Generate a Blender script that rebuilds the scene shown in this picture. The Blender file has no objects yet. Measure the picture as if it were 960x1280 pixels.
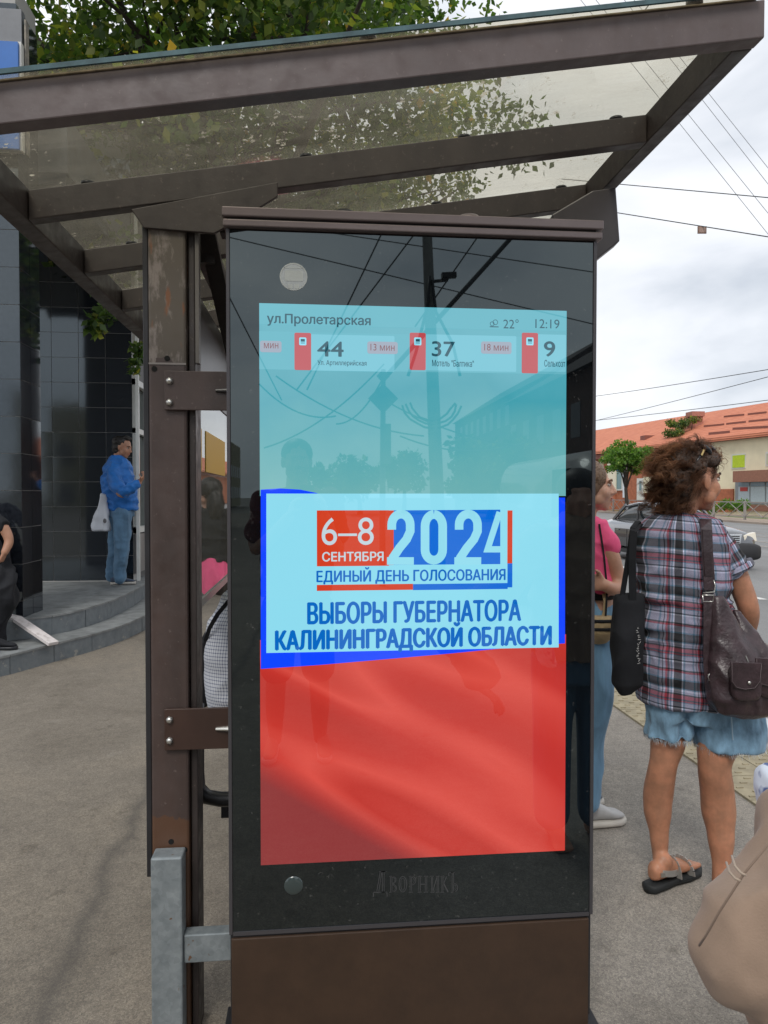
import bpy, math, random
import numpy as np
from mathutils import Vector, Matrix, noise
random.seed(7); rng = np.random.default_rng(7)
SC = bpy.context.scene; COL = SC.collection
V = Vector
# ------------------------------------------------------------------ camera, sky, sun, exposure
YAW = math.radians(5.5); PITCH = math.radians(-1.27); F = 900.0; EYE = 1.5
cam = bpy.data.cameras.new('camera'); cam.sensor_fit = 'HORIZONTAL'; cam.sensor_width = 36; cam.lens = 36 * F / 960
cam.clip_start = 0.05; cam.clip_end = 3000
co = bpy.data.objects.new('camera', cam); COL.objects.link(co)
co.location = (0, 0, EYE); co.rotation_euler = (math.radians(90) + PITCH, 0, -YAW); SC.camera = co
SUN_EL, SUN_AZ = math.radians(50), math.radians(200)
w = bpy.data.worlds.new("World"); SC.world = w; w.use_nodes = True
nt = w.node_tree; nt.nodes.clear(); N = nt.nodes.new; L = nt.links.new
sky = N('ShaderNodeTexSky'); sky.sky_type = 'NISHITA'; sky.sun_disc = False; sky.sun_elevation = SUN_EL; sky.sun_rotation = SUN_AZ
tc = N('ShaderNodeTexCoord'); mp = N('ShaderNodeMapping'); mp.inputs['Scale'].default_value = (1, 1, 2.6); mp.inputs['Location'].default_value = (3.1, 1.2, .4)
n1 = N('ShaderNodeTexNoise'); n1.inputs['Scale'].default_value = 2.3; n1.inputs['Detail'].default_value = 6; n1.inputs['Roughness'].default_value = .5; n1.inputs['Distortion'].default_value = .3
cr = N('ShaderNodeValToRGB'); cr.color_ramp.elements[0].position = .34; cr.color_ramp.elements[0].color = (.50, .54, .60, 1)
cr.color_ramp.elements[1].position = .68; cr.color_ramp.elements[1].color = (.93, .93, .94, 1)
e = cr.color_ramp.elements.new(.47); e.color = (.72, .745, .79, 1)
vm = N('ShaderNodeVectorMath'); vm.operation = 'SCALE'; vm.inputs['Scale'].default_value = 10.4
mx = N('ShaderNodeMix'); mx.data_type = 'RGBA'; mx.inputs['Factor'].default_value = .93
bg = N('ShaderNodeBackground'); bg.inputs['Strength'].default_value = .1; wo = N('ShaderNodeOutputWorld')
L(tc.outputs['Generated'], mp.inputs[0]); L(mp.outputs[0], n1.inputs['Vector']); L(n1.outputs['Fac'], cr.inputs[0]); L(cr.outputs[0], vm.inputs[0])
L(sky.outputs[0], mx.inputs[6]); L(vm.outputs[0], mx.inputs[7]); L(mx.outputs[2], bg.inputs[0]); L(bg.outputs[0], wo.inputs[0])
sl = bpy.data.lights.new('sun', 'SUN'); sl.energy = 1.5; sl.angle = math.radians(20); sl.color = (1, .96, .9)
so = bpy.data.objects.new('sun', sl); COL.objects.link(so)
sd = V((math.sin(SUN_AZ) * math.cos(SUN_EL), math.cos(SUN_AZ) * math.cos(SUN_EL), math.sin(SUN_EL)))
so.rotation_euler = sd.to_track_quat('Z', 'Y').to_euler()
SC.view_settings.view_transform = 'Standard'; SC.view_settings.look = 'None'; SC.view_settings.exposure = 0.35; SC.view_settings.gamma = 1

# ------------------------------------------------------------------ measuring helpers (the place was surveyed from the photograph)
R_ = V((math.cos(YAW), -math.sin(YAW), 0)); FW = V((math.sin(YAW), math.cos(YAW), 0)); UP = V((0, 0, 1))
def ray(u, v):
    x = (u - 480) / F; z = -(v - 640) / F; y = 1
    y, z = y * math.cos(PITCH) - z * math.sin(PITCH), y * math.sin(PITCH) + z * math.cos(PITCH)
    return R_ * x + FW * y + UP * z
O3 = V((0, 0, EYE))
def atY(u, v, Y): r = ray(u, v); return O3 + r * (Y / r.y)
def atZ(u, v, Z): r = ray(u, v); return O3 + r * ((Z - EYE) / r.z)
def atD(u, v, d): r = ray(u, v); return O3 + r * (d / r.dot(FW))
# ------------------------------------------------------------------ materials
MATS = {}
def mat(name, col, rough=.6, metal=0, var=0, vscale=8, bump=0, bscale=60, ior=1.5, emit=None, es=1, col2=None, spec=.5, stretch=(1, 1, 1), detail=4, coat=0, hi=.65, lo=.35):
    if name in MATS: return MATS[name]
    m = bpy.data.materials.new(name); m.use_nodes = True; MATS[name] = m
    t = m.node_tree; b = t.nodes['Principled BSDF']; b.inputs['Base Color'].default_value = (*col, 1)
    b.inputs['Roughness'].default_value = rough; b.inputs['Metallic'].default_value = metal; b.inputs['IOR'].default_value = ior
    b.inputs['Specular IOR Level'].default_value = spec; b.inputs['Coat Weight'].default_value = coat
    if emit: b.inputs['Emission Color'].default_value = (*emit, 1); b.inputs['Emission Strength'].default_value = es
    if var or bump or col2:
        c = t.nodes.new('ShaderNodeTexCoord'); mpp = t.nodes.new('ShaderNodeMapping'); mpp.inputs['Scale'].default_value = stretch
        t.links.new(c.outputs['Object'], mpp.inputs[0])
    if var or col2:
        n = t.nodes.new('ShaderNodeTexNoise'); n.inputs['Scale'].default_value = vscale; n.inputs['Detail'].default_value = detail; n.inputs['Roughness'].default_value = .6
        t.links.new(mpp.outputs[0], n.inputs['Vector'])
        r = t.nodes.new('ShaderNodeValToRGB'); r.color_ramp.elements[0].position = lo; r.color_ramp.elements[1].position = hi
        c2 = col2 or tuple(min(1, x * (1 + var)) for x in col); c1 = col if col2 else tuple(x * (1 - var) for x in col)
        r.color_ramp.elements[0].color = (*c1, 1); r.color_ramp.elements[1].color = (*c2, 1)
        t.links.new(n.outputs['Fac'], r.inputs[0]); t.links.new(r.outputs[0], b.inputs['Base Color'])
    if bump:
        n2 = t.nodes.new('ShaderNodeTexNoise'); n2.inputs['Scale'].default_value = bscale; n2.inputs['Detail'].default_value = 5
        t.links.new(mpp.outputs[0], n2.inputs['Vector'])
        bp = t.nodes.new('ShaderNodeBump'); bp.inputs['Strength'].default_value = bump; bp.inputs['Distance'].default_value = .01
        t.links.new(n2.outputs['Fac'], bp.inputs['Height']); t.links.new(bp.outputs[0], b.inputs['Normal'])
    return m
class G:
    """tiny node-building helper"""
    def __init__(s, name):
        s.m = bpy.data.materials.new(name); s.m.use_nodes = True; s.t = s.m.node_tree; s.b = s.t.nodes['Principled BSDF']; s.out = s.t.nodes['Material Output']; MATS[name] = s.m
    def n(s, kind, **kw):
        nd = s.t.nodes.new('ShaderNode' + kind)
        for k, v in kw.items():
            if k.startswith('i_'): nd.inputs[k[2:].replace('_', ' ')].default_value = v
            elif k[0] == 'I' and k[1:].isdigit(): nd.inputs[int(k[1:])].default_value = v
            else: setattr(nd, k, v)
        return nd
    def l(s, a, b): s.t.links.new(a, b)
    def noise(s, vec, scale, detail=4, rough=.55, dist=0):
        nd = s.n('TexNoise', i_Scale=scale, i_Detail=detail, i_Roughness=rough, i_Distortion=dist); s.l(vec, nd.inputs['Vector']); return nd.outputs['Fac']
    def ramp(s, fac, stops, interp='LINEAR'):
        r = s.n('ValToRGB'); cr = r.color_ramp; cr.interpolation = interp
        while len(cr.elements) < len(stops): cr.elements.new(.5)
        for el, (p, c) in zip(cr.elements, stops): el.position = p; el.color = (*c, 1) if len(c) == 3 else c
        s.l(fac, r.inputs[0]); return r.outputs[0]
    def mix(s, fac, a, b, mode='MIX'):
        nd = s.n('Mix', data_type='RGBA', blend_type=mode)
        for i, x in ((0, fac), (6, a), (7, b)):
            if hasattr(x, 'is_linked') or hasattr(x, 'links'): s.l(x, nd.inputs[i])
            else: nd.inputs[i].default_value = x if not isinstance(x, tuple) else (*x, 1)
        return nd.outputs[2]
    def math(s, op, a, b=None):
        nd = s.n('Math', operation=op)
        for i, x in ((0, a), (1, b)):
            if x is None: continue
            if hasattr(x, 'links'): s.l(x, nd.inputs[i])
            else: nd.inputs[i].default_value = x
        return nd.outputs[0]
    def bump(s, h, strength, dist=.01):
        b = s.n('Bump', i_Strength=strength, i_Distance=dist); s.l(h, b.inputs['Height']); s.l(b.outputs[0], s.b.inputs['Normal'])

def stops(*a): return list(a)
# asphalt pavement: brownish on the building side, greyer towards the road
g = G('asphalt_pavement'); o = g.n('TexCoord').outputs['Object']
fine = g.ramp(g.noise(o, 260, 3, .7), [(.34, (.66, .66, .66)), (.50, (1, 1, 1)), (.66, (1.4, 1.4, 1.38))])
big = g.ramp(g.noise(o, .9, 6, .62, .5), [(.3, (.74, .73, .71)), (.5, (1, 1, 1)), (.72, (1.22, 1.2, 1.16))])
mid = g.ramp(g.noise(o, 14, 5, .7), [(.3, (.84, .83, .82)), (.7, (1.12, 1.12, 1.1))])
sx = g.n('SeparateXYZ'); g.l(o, sx.inputs[0])
side = g.math('ADD', sx.outputs[0], g.math('MULTIPLY', g.noise(o, .7, 3), .5))
base = g.mix(g.ramp(side, [(.35, (0, 0, 0)), (.75, (1, 1, 1))]), (.172, .152, .126), (.236, .218, .197))
vo = g.n('TexVoronoi', i_Scale=150.0); g.l(o, vo.inputs['Vector']); bw = g.n('RGBToBW'); g.l(vo.outputs['Color'], bw.inputs[0]); c = g.mix(1.0, g.mix(1.0, base, fine, 'MULTIPLY'), g.ramp(bw.outputs[0], [(.15, (.80, .80, .81)), (.5, (1, 1, 1)), (.85, (1.25, 1.24, 1.22))]), 'MULTIPLY'); c = g.mix(1.0, c, big, 'MULTIPLY'); c = g.mix(1.0, c, mid, 'MULTIPLY')
crk = g.n('TexVoronoi', feature='DISTANCE_TO_EDGE', i_Scale=.42); nv = g.n('Vector' + 'Math', operation='ADD'); nn = g.n('TexNoise', i_Scale=3.0, i_Detail=6)
g.l(o, nn.inputs['Vector']); g.l(o, nv.inputs[0]); g.l(nn.outputs['Color'], nv.inputs[1]); g.l(nv.outputs[0], crk.inputs['Vector'])
crack = g.ramp(crk.outputs['Distance'], [(.0, (.75, .74, .72)), (.003, (1, 1, 1))]); c = g.mix(.75, c, g.mix(1.0, c, crack, 'MULTIPLY'))
L0, L1 = atZ(60, 1240, 0), atZ(186, 985, 0); dl = (L1 - L0).normalized(); wob = g.math('MULTIPLY', g.math('SUBTRACT', g.noise(o, 2.2, 6, .6), .5), .22)
dist = g.math('ADD', g.math('SUBTRACT', g.math('MULTIPLY', sx.outputs[0], dl.y), g.math('MULTIPLY', sx.outputs[1], dl.x)), -(L0.x * dl.y - L0.y * dl.x)); dist = g.math('ABSOLUTE', g.math('ADD', dist, wob))
gate = g.math('LESS_THAN', sx.outputs[0], -.35); tar = g.math('MULTIPLY', g.ramp(dist, [(0, (1, 1, 1)), (.012, (.75, .75, .75)), (.05, (.15, .15, .15)), (.10, (0, 0, 0))]), gate)
c = g.mix(g.math('MULTIPLY', tar, .6), c, (.06, .055, .05))
spot = g.ramp(g.noise(o, 5.5, 3, .5), [(.66, (1, 1, 1)), (.72, (.72, .71, .70))]); c = g.mix(1.0, c, spot, 'MULTIPLY')
pale = g.ramp(g.noise(o, 3.1, 6, .7), [(.62, (0, 0, 0)), (.75, (.35, .35, .35))]); c = g.mix(pale, c, (.34, .31, .27))
g.l(c, g.b.inputs['Base Color']); g.b.inputs['Roughness'].default_value = .88
g.bump(g.math('ADD', g.noise(o, 260, 3, .7), g.math('MULTIPLY', g.noise(o, 60, 3), .2)), .35, .004)
g = G('road_asphalt'); o = g.n('TexCoord').outputs['Object']
mpp = g.n('Mapping'); mpp.inputs['Scale'].default_value = (1, .12, 1); g.l(o, mpp.inputs[0])
c = g.mix(1.0, g.ramp(g.noise(o, 120, 3, .7), [(.3, (.145, .147, .148)), (.7, (.26, .262, .262))]), g.ramp(g.noise(mpp.outputs[0], 1.1, 5), [(.3, (.8, .8, .8)), (.7, (1.15, 1.15, 1.15))]), 'MULTIPLY')
g.l(c, g.b.inputs['Base Color']); g.b.inputs['Roughness'].default_value = .75; g.bump(g.noise(o, 120, 3), .3, .006)
# painted brown steel with scuffs and rust
def steel(name, c1, c2, rust=.0, rough=.42):
    g = G(name); o = g.n('TexCoord').outputs['Object']
    mpp = g.n('Mapping'); mpp.inputs['Scale'].default_value = (1, 1, .35); g.l(o, mpp.inputs[0])
    c = g.ramp(g.noise(mpp.outputs[0], 9, 5, .6), [(.35, c1), (.68, c2)])
    dust = g.ramp(g.noise(o, 70, 4, .7), [(.62, (0, 0, 0)), (.78, (.5, .5, .5))]); c = g.mix(dust, c, (.26, .21, .19))
    if rust:
        sz = g.n('SeparateXYZ'); g.l(o, sz.inputs[0])
        top = g.ramp(g.math('ADD', sz.outputs[2], g.math('MULTIPLY', g.noise(o, 13, 4), .08)), [(0, (0, 0, 0)), (1, (0, 0, 0))])
        z = g.math('SUBTRACT', sz.outputs[2], 1.82); z = g.math('ADD', z, g.math('MULTIPLY', g.noise(o, 20, 4), .10))
        f = g.math('GREATER_THAN', z, .085); nr = g.ramp(g.noise(mpp.outputs[0], 34, 5, .65), [(.5, (0, 0, 0)), (.62, (1, 1, 1))])
        primer = g.mix(nr, (.085, .07, .055), (.20, .17, .155)); pk = g.mix(g.ramp(g.noise(mpp.outputs[0], 26, 3), [(.60, (0, 0, 0)), (.68, (1, 1, 1))]), primer, (.17, .066, .025))
        c = g.mix(f, c, pk)
        z2 = g.math('LESS_THAN', g.math('ADD', sz.outputs[2], g.math('MULTIPLY', g.noise(o, 30, 4), .08)), .66)
        c = g.mix(g.math('MULTIPLY', z2, .7), c, (.10, .045, .02))
    g.l(c, g.b.inputs['Base Color']); g.b.inputs['Roughness'].default_value = rough
    g.l(g.ramp(g.noise(o, 25, 4), [(.3, (rough * .8,) * 3), (.7, (min(1, rough * 1.4),) * 3)]), g.b.inputs['Roughness'])
    g.bump(g.noise(o, 45, 3), .12, .004); return g.m
STEEL = steel('brown_painted_steel', (.026, .020, .019), (.042, .033, .030), 0)
POLE = steel('worn_brown_post_paint', (.044, .030, .026), (.068, .045, .039), 1)
FACIA = steel('mauve_brown_roof_paint', (.085, .064, .062), (.112, .086, .084), 0, .5)
KBROWN = mat('kiosk_brown_panel', (.042, .023, .013), .5, var=.12, vscale=14, bump=.05, bscale=70)
KTRIM = mat('kiosk_top_trim', (.165, .135, .138), .35, metal=.3, var=.08, vscale=6)
KDARK = mat('kiosk_dark_edge', (.02, .02, .023), .35, var=.2)
BLACKM = mat('black_powder_coat', (.008, .009, .012), .4, var=.2)
def galv():
    g = G('galvanised_steel'); o = g.n('TexCoord').outputs['Object']; v = g.n('TexVoronoi', i_Scale=70.0); g.l(o, v.inputs['Vector'])
    bw = g.n('RGBToBW'); g.l(v.outputs['Color'], bw.inputs[0]); c = g.mix(.35, g.ramp(g.noise(o, 18, 5, .65), [(.3, (.19, .22, .235)), (.7, (.30, .335, .35))]), g.ramp(bw.outputs[0], [(.2, (.3, .3, .3)), (.8, (.62, .62, .62))]), 'SOFT_LIGHT')
    spot = g.ramp(g.noise(o, 38, 2, .5), [(.70, (0, 0, 0)), (.74, (1, 1, 1))]); c = g.mix(spot, c, (.16, .09, .05))
    g.l(c, g.b.inputs['Base Color']); g.b.inputs['Metallic'].default_value = .45; g.b.inputs['Roughness'].default_value = .5; g.bump(g.noise(o, 40, 3), .1, .004); return g.m
GALV = galv(); BOLT = mat('zinc_bolt', (.55, .55, .52), .3, metal=.9)
# kiosk glass and screen
def shiny(name, base=(.003, .004, .005), emit=None):
    m = mat(name, base, .012, ior=1.86, emit=emit, es=.84); b = m.node_tree.nodes['Principled BSDF']; b.inputs['Specular Tint'].default_value = (.82, .97, 1, 1); return m
KGLASS = shiny('kiosk_black_glass'); _t = KGLASS.node_tree; _c = _t.nodes.new('ShaderNodeTexCoord'); _n = _t.nodes.new('ShaderNodeTexNoise'); _n.inputs['Scale'].default_value = 95; _n.inputs['Detail'].default_value = 3; _r = _t.nodes.new('ShaderNodeValToRGB'); _r.color_ramp.elements[0].position = .66; _r.color_ramp.elements[0].color = (.003, .004, .005, 1); _r.color_ramp.elements[1].position = .78; _r.color_ramp.elements[1].color = (.05, .05, .048, 1); _t.links.new(_c.outputs['Object'], _n.inputs['Vector']); _t.links.new(_n.outputs['Fac'], _r.inputs[0]); _t.links.new(_r.outputs[0], _t.nodes['Principled BSDF'].inputs['Base Color'])
E_CYAN = shiny('screen_cyan', emit=(.11, .40, .48)); E_BG = shiny('screen_teal', emit=(.04, .27, .33)); E_CARD = shiny('screen_card', emit=(.16, .48, .58)); E_BOX = shiny('screen_white_box', emit=(.25, .66, .80))
E_RED = shiny('screen_logo_red', emit=(.60, .045, .012)); E_BLUE = shiny('screen_logo_blue', emit=(.0, .13, .62)); E_TXT = shiny('screen_text_blue', emit=(.0, .125, .50))
E_RIB = shiny('screen_ribbon_blue', emit=(.003, .055, .95)); E_GREY = shiny('screen_text_grey', emit=(.012, .07, .10)); E_PILL = shiny('screen_pill', emit=(.30, .34, .42)); E_RT = shiny('screen_red_tag', emit=(.46, .06, .07))
E_PT = shiny('screen_pill_text', emit=(.20, .06, .06)); E_BOXT = shiny('screen_pale_digits', emit=(.27, .66, .79)); E_WHT = shiny('screen_white_digits', emit=(.50, .62, .68))
g = G('screen_red_flag'); o = g.n('TexCoord').outputs['Object']
sx0 = g.n('SeparateXYZ'); g.l(o, sx0.inputs[0]); cxy = g.n('CombineXYZ')
g.l(g.math('SUBTRACT', g.math('MULTIPLY', sx0.outputs[0], .9), g.math('MULTIPLY', sx0.outputs[2], .5)), cxy.inputs[0]); g.l(g.math('MULTIPLY', g.math('ADD', g.math('MULTIPLY', sx0.outputs[0], .50), g.math('MULTIPLY', sx0.outputs[2], .86)), 6.5), cxy.inputs[2])
nz = g.noise(cxy.outputs[0], .80, 1.5, .3, .2)
c = g.ramp(nz, [(.28, (.46, .024, .018)), (.46, (.58, .036, .026)), (.55, (.72, .075, .055)), (.64, (.54, .034, .024)), (.78, (.60, .048, .036))])
sx = g.n('SeparateXYZ'); g.l(o, sx.inputs[0]); low = g.math('ADD', g.math('MULTIPLY', sx.outputs[0], .62), sx.outputs[2])
c = g.mix(g.ramp(low, [(.66, (1, 1, 1)), (.75, (0, 0, 0))]), c, (.27, .03, .032))
g.l(c, g.b.inputs['Emission Color']); g.b.inputs['Emission Strength'].default_value = .74; g.b.inputs['Base Color'].default_value = (.004, .003, .003, 1); g.b.inputs['Roughness'].default_value = .012; g.b.inputs['IOR'].default_value = 1.86
E_FLAG = g.m
def glassmat(name, tint, dirt=None, dfac=0, specks=False, ior=1.5, base_refl=0):
    g = G(name); t = g.t; t.nodes.remove(g.b); o = g.n('TexCoord').outputs['Object']
    tr = g.n('BsdfTransparent'); tr.inputs[0].default_value = (*tint, 1); gl = g.n('BsdfGlossy'); gl.inputs['Roughness'].default_value = .02
    fr = g.n('Fresnel', i_IOR=ior); gm = g.n('NewGeometry'); g.l(g.math('SUBTRACT', ior, g.math('MULTIPLY', gm.outputs['Backfacing'], ior - 1 / ior)), fr.inputs['IOR']); m1 = g.n('MixShader'); f = g.math('ADD', fr.outputs[0], base_refl); g.l(f, m1.inputs[0]); g.l(tr.outputs[0], m1.inputs[1]); g.l(gl.outputs[0], m1.inputs[2]); last = m1.outputs[0]
    if dirt:
        di = g.n('BsdfDiffuse'); di.inputs[0].default_value = (*dirt, 1); tl = g.n('BsdfTranslucent'); tl.inputs[0].default_value = (*dirt, 1)
        ad = g.n('MixShader'); ad.inputs[0].default_value = .5; g.l(di.outputs[0], ad.inputs[1]); g.l(tl.outputs[0], ad.inputs[2])
        mpp = g.n('Mapping'); mpp.inputs['Scale'].default_value = (.25, 1, 1); g.l(o, mpp.inputs[0])
        k = g.ramp(g.noise(mpp.outputs[0], 26, 6, .65), [(.3, (dfac * .55,) * 3), (.7, (dfac * 1.35,) * 3)])
        if specks:
            s1 = g.ramp(g.noise(o, 34, 4, .7), [(.63, (0, 0, 0)), (.65, (.8, .8, .8))]); cl = g.ramp(g.noise(o, 2.5, 2), [(.45, (0, 0, 0)), (.6, (1, 1, 1))])
            k = g.mix(1.0, k, g.mix(1.0, s1, cl, 'MULTIPLY'), 'ADD')
        m2 = g.n('MixShader'); g.l(k, m2.inputs[0]); g.l(last, m2.inputs[1]); g.l(ad.outputs[0], m2.inputs[2]); last = m2.outputs[0]
    g.l(last, g.out.inputs[0]); return g.m
ROOFG = glassmat('dirty_roof_glass', (.945, .925, .85), (.60, .56, .47), .11, True)
PANEG = glassmat('shelter_pane_glass', (.62, .66, .62), (.5, .45, .35), .06, False, 1.55, .12)
GEDGE = mat('green_glass_edge', (.05, .10, .11), .15, var=.3, vscale=20)
WINDG = mat('dark_window_glass', (.02, .028, .03), .04, ior=1.6)
LEAVES = {}
def leafmat(name, a, b, c3):
    g = G(name); at = g.n('Attribute', attribute_name='tint'); c = g.ramp(at.outputs['Fac'], [(0, a), (.55, b), (.93, c3), (1, (c3[0] * 1.5, c3[1] * .9, c3[2]))])
    g.l(c, g.b.inputs['Base Color']); g.b.inputs['Roughness'].default_value = .55
    tl = g.n('BsdfTranslucent'); g.l(g.mix(1.0, c, (1.5, 1.7, .8), 'MULTIPLY'), tl.inputs[0]); m = g.n('MixShader'); m.inputs[0].default_value = .48
    g.l(g.b.outputs[0], m.inputs[1]); g.l(tl.outputs[0], m.inputs[2]); g.l(m.outputs[0], g.out.inputs[0]); return g.m
LEAF = leafmat('chestnut_leaves', (.028, .060, .018), (.09, .15, .034), (.30, .29, .05))
LEAF2 = leafmat('bright_street_leaves', (.05, .12, .02), (.12, .24, .04), (.22, .30, .06))
BARK = mat('bark', (.035, .028, .022), .9, var=.4, vscale=10, bump=.6, bscale=20, stretch=(1, 1, .25))
# ------------------------------------------------------------------ mesh helpers
def link(name, me, m=None, parent=None, smooth=False):
    o = bpy.data.objects.new(name, me); COL.objects.link(o)
    if m is not None and not me.materials: me.materials.append(m)
    if smooth: me.shade_smooth()
    if parent: put(o, parent)
    return o
def root_of(p):
    mtx = Matrix.Translation(p.location)
    return mtx
def put(o, parent):
    o.parent = parent
    q = parent; loc = V((0, 0, 0))
    while q is not None:
        loc = loc + q.location; q = q.parent
        # children stored in world coordinates keep location 0 and a parent inverse
        break
    W = world(parent); o.matrix_parent_inverse = W.inverted()
def world(o):
    W = Matrix.Translation(o.location) @ o.rotation_euler.to_matrix().to_4x4()
    if o.parent: W = world(o.parent) @ o.matrix_parent_inverse @ W
    return W
def thing(name, label, cat, loc, group=None):
    o = bpy.data.objects.new(name, None); o.empty_display_size = .1; COL.objects.link(o); o.location = loc; o['label'] = label; o['category'] = cat
    if group: o['group'] = group
    return o
def tag(o, label, cat, group=None):
    o['label'] = label; o['category'] = cat
    if group: o['group'] = group
    return o
def kind(o, k): o['kind'] = k; return o
class MB:
    def __init__(s): s.v = []; s.f = []
    def add(s, vs, fs):
        n = len(s.v); s.v += [tuple(x) for x in vs]; s.f += [tuple(i + n for i in f) for f in fs]; return s
    def hexa(s, p):  # 8 points: bottom 4 ccw, top 4
        return s.add(p, [(3, 2, 1, 0), (4, 5, 6, 7), (0, 1, 5, 4), (1, 2, 6, 5), (2, 3, 7, 6), (3, 0, 4, 7)])
    def box(s, x0, x1, y0, y1, z0, z1): return s.hexa([(x0, y0, z0), (x1, y0, z0), (x1, y1, z0), (x0, y1, z0), (x0, y0, z1), (x1, y0, z1), (x1, y1, z1), (x0, y1, z1)])
    def bar(s, a, b, w_, h, up=UP):  # rectangular bar from a to b: w_ across, h along up
        a = V(a); b = V(b); d = (b - a).normalized(); x = d.cross(V(up)).normalized(); y = x.cross(d).normalized()
        p = []
        for sgn in (-1, 1):
            for q, sx in ((a, -1), (a, 1), (b, 1), (b, -1)): p.append(q + x * (sx * w_ / 2) + y * (sgn * h / 2))
        return s.hexa(p)
    def tube(s, pts, rs, n=8, cap=True):
        pts = [V(p) for p in pts]; rs = rs if isinstance(rs, (list, tuple)) else [rs] * len(pts); vs = []; fs = []
        ref = None
        for i, p in enumerate(pts):
            d = (pts[min(i + 1, len(pts) - 1)] - pts[max(i - 1, 0)])
            d = d.normalized() if d.length > 1e-9 else UP
            if ref is None: ref = d.orthogonal().normalized()
            x = (ref - d * ref.dot(d)); x = x.normalized() if x.length > 1e-6 else d.orthogonal().normalized(); ref = x; y = d.cross(x)
            for k in range(n):
                a = 2 * math.pi * k / n; vs.append(p + (x * math.cos(a) + y * math.sin(a)) * rs[i])
        for i in range(len(pts) - 1):
            for k in range(n): fs.append((i * n + k, i * n + (k + 1) % n, (i + 1) * n + (k + 1) % n, (i + 1) * n + k))
        if cap: fs.append(tuple(range(n - 1, -1, -1))); fs.append(tuple((len(pts) - 1) * n + k for k in range(n)))
        return s.add(vs, fs)
    def cyl(s, a, b, r, n=16, r2=None): return s.tube([a, b], [r, r if r2 is None else r2], n)
    def ell(s, c, ax, ay, az, n=16, m=10):
        c = V(c); ax = V(ax); ay = V(ay); az = V(az); vs = [c - az]; fs = []
        for i in range(1, m):
            t = -math.pi / 2 + math.pi * i / m
            for k in range(n): a = 2 * math.pi * k / n; vs.append(c + ax * (math.cos(t) * math.cos(a)) + ay * (math.cos(t) * math.sin(a)) + az * math.sin(t))
        vs.append(c + az); T = len(vs) - 1
        for k in range(n): fs.append((0, 1 + (k + 1) % n, 1 + k)); fs.append((T, 1 + (m - 2) * n + k, 1 + (m - 2) * n + (k + 1) % n))
        for i in range(m - 2):
            for k in range(n): fs.append((1 + i * n + k, 1 + i * n + (k + 1) % n, 1 + (i + 1) * n + (k + 1) % n, 1 + (i + 1) * n + k))
        return s.add(vs, fs)
    def prism(s, poly, off):  # polygon (3-D points, ccw seen from outside) pushed back by off
        n = len(poly); off = V(off); a = [V(p) for p in poly]; b = [p + off for p in a]
        return s.add(a + b, [tuple(range(n)), tuple(range(2 * n - 1, n - 1, -1))] + [(i, i + n, (i + 1) % n + n, (i + 1) % n) for i in range(n)])
    def rings(s, rg, n=20, ex=2.0):  # rg: (centre, a, b) with superellipse exponent
        vs = []; fs = []
        for c, a, b in rg:
            for k in range(n):
                t = 2 * math.pi * k / n; ct, st = math.cos(t), math.sin(t)
                vs.append(V(c) + V(a) * (math.copysign(abs(ct) ** (2 / ex), ct)) + V(b) * (math.copysign(abs(st) ** (2 / ex), st)))
        m = len(rg)
        for i in range(m - 1):
            for k in range(n): fs.append((i * n + k, i * n + (k + 1) % n, (i + 1) * n + (k + 1) % n, (i + 1) * n + k))
        fs.append(tuple(range(n - 1, -1, -1))); fs.append(tuple((m - 1) * n + k for k in range(n)))
        return s.add(vs, fs)
    def mesh(s, name='mesh'):
        me = bpy.data.meshes.new(name); me.from_pydata(s.v, [], s.f); me.validate(); me.update(); return me
    def build(s, name, m, parent=None, smooth=False, bevel=0):
        import bmesh
        me = s.mesh(name)
        bm = bmesh.new(); bm.from_mesh(me); bmesh.ops.recalc_face_normals(bm, faces=bm.faces); bm.to_mesh(me); bm.free()
        o = link(name, me, m, parent, smooth)
        if bevel:
            md = o.modifiers.new('bevel', 'BEVEL'); md.width = bevel; md.segments = 2; md.limit_method = 'ANGLE'; md.angle_limit = math.radians(40)
        return o
def box(name, x0, x1, y0, y1, z0, z1, m, parent=None, bevel=0): return MB().box(x0, x1, y0, y1, z0, z1).build(name, m, parent, False, bevel)

# ================================================================== GROUND, ROAD
def sheet(name, pts, z, m): 
    me = bpy.data.meshes.new(name); me.from_pydata([(x, y, z) for x, y in pts], [], [tuple(range(len(pts)))]); o = link(name, me, m); kind(o, 'structure'); return o
sheet('ground', [(-600, -600), (600, -600), (600, 600), (-600, 600)], -.13, mat('far_ground', (.16, .15, .13), .9, var=.2, vscale=.3))
pav = MB().box(-60, 2.72, -60, 300, -.125, 0).build('pavement', MATS['asphalt_pavement']); kind(pav, 'structure')
road = sheet('road', [(2.86, -60), (60, -60), (60, 330), (2.86, 330)], -.12, MATS['road_asphalt'])
KERB = mat('pink_granite_kerb', (.30, .225, .195), .8, var=.25, vscale=30, bump=.2)
kerb_root = kind(bpy.data.objects.new('kerb', None), 'structure'); COL.objects.link(kerb_root)
kme = None
for i in range(40):
    y = -3 + i * 1.0
    if kme is None:
        o = MB().box(2.722, 2.86, 0, .992, -.125, .012).build('kerb_stone', KERB, kerb_root, bevel=.008); kme = o.data; o.location.y = y
    else:
        o = bpy.data.objects.new('kerb_stone', kme); COL.objects.link(o); o.parent = kerb_root; o.location.y = y
        md = o.modifiers.new('bevel', 'BEVEL'); md.width = .008; md.segments = 2
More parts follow.
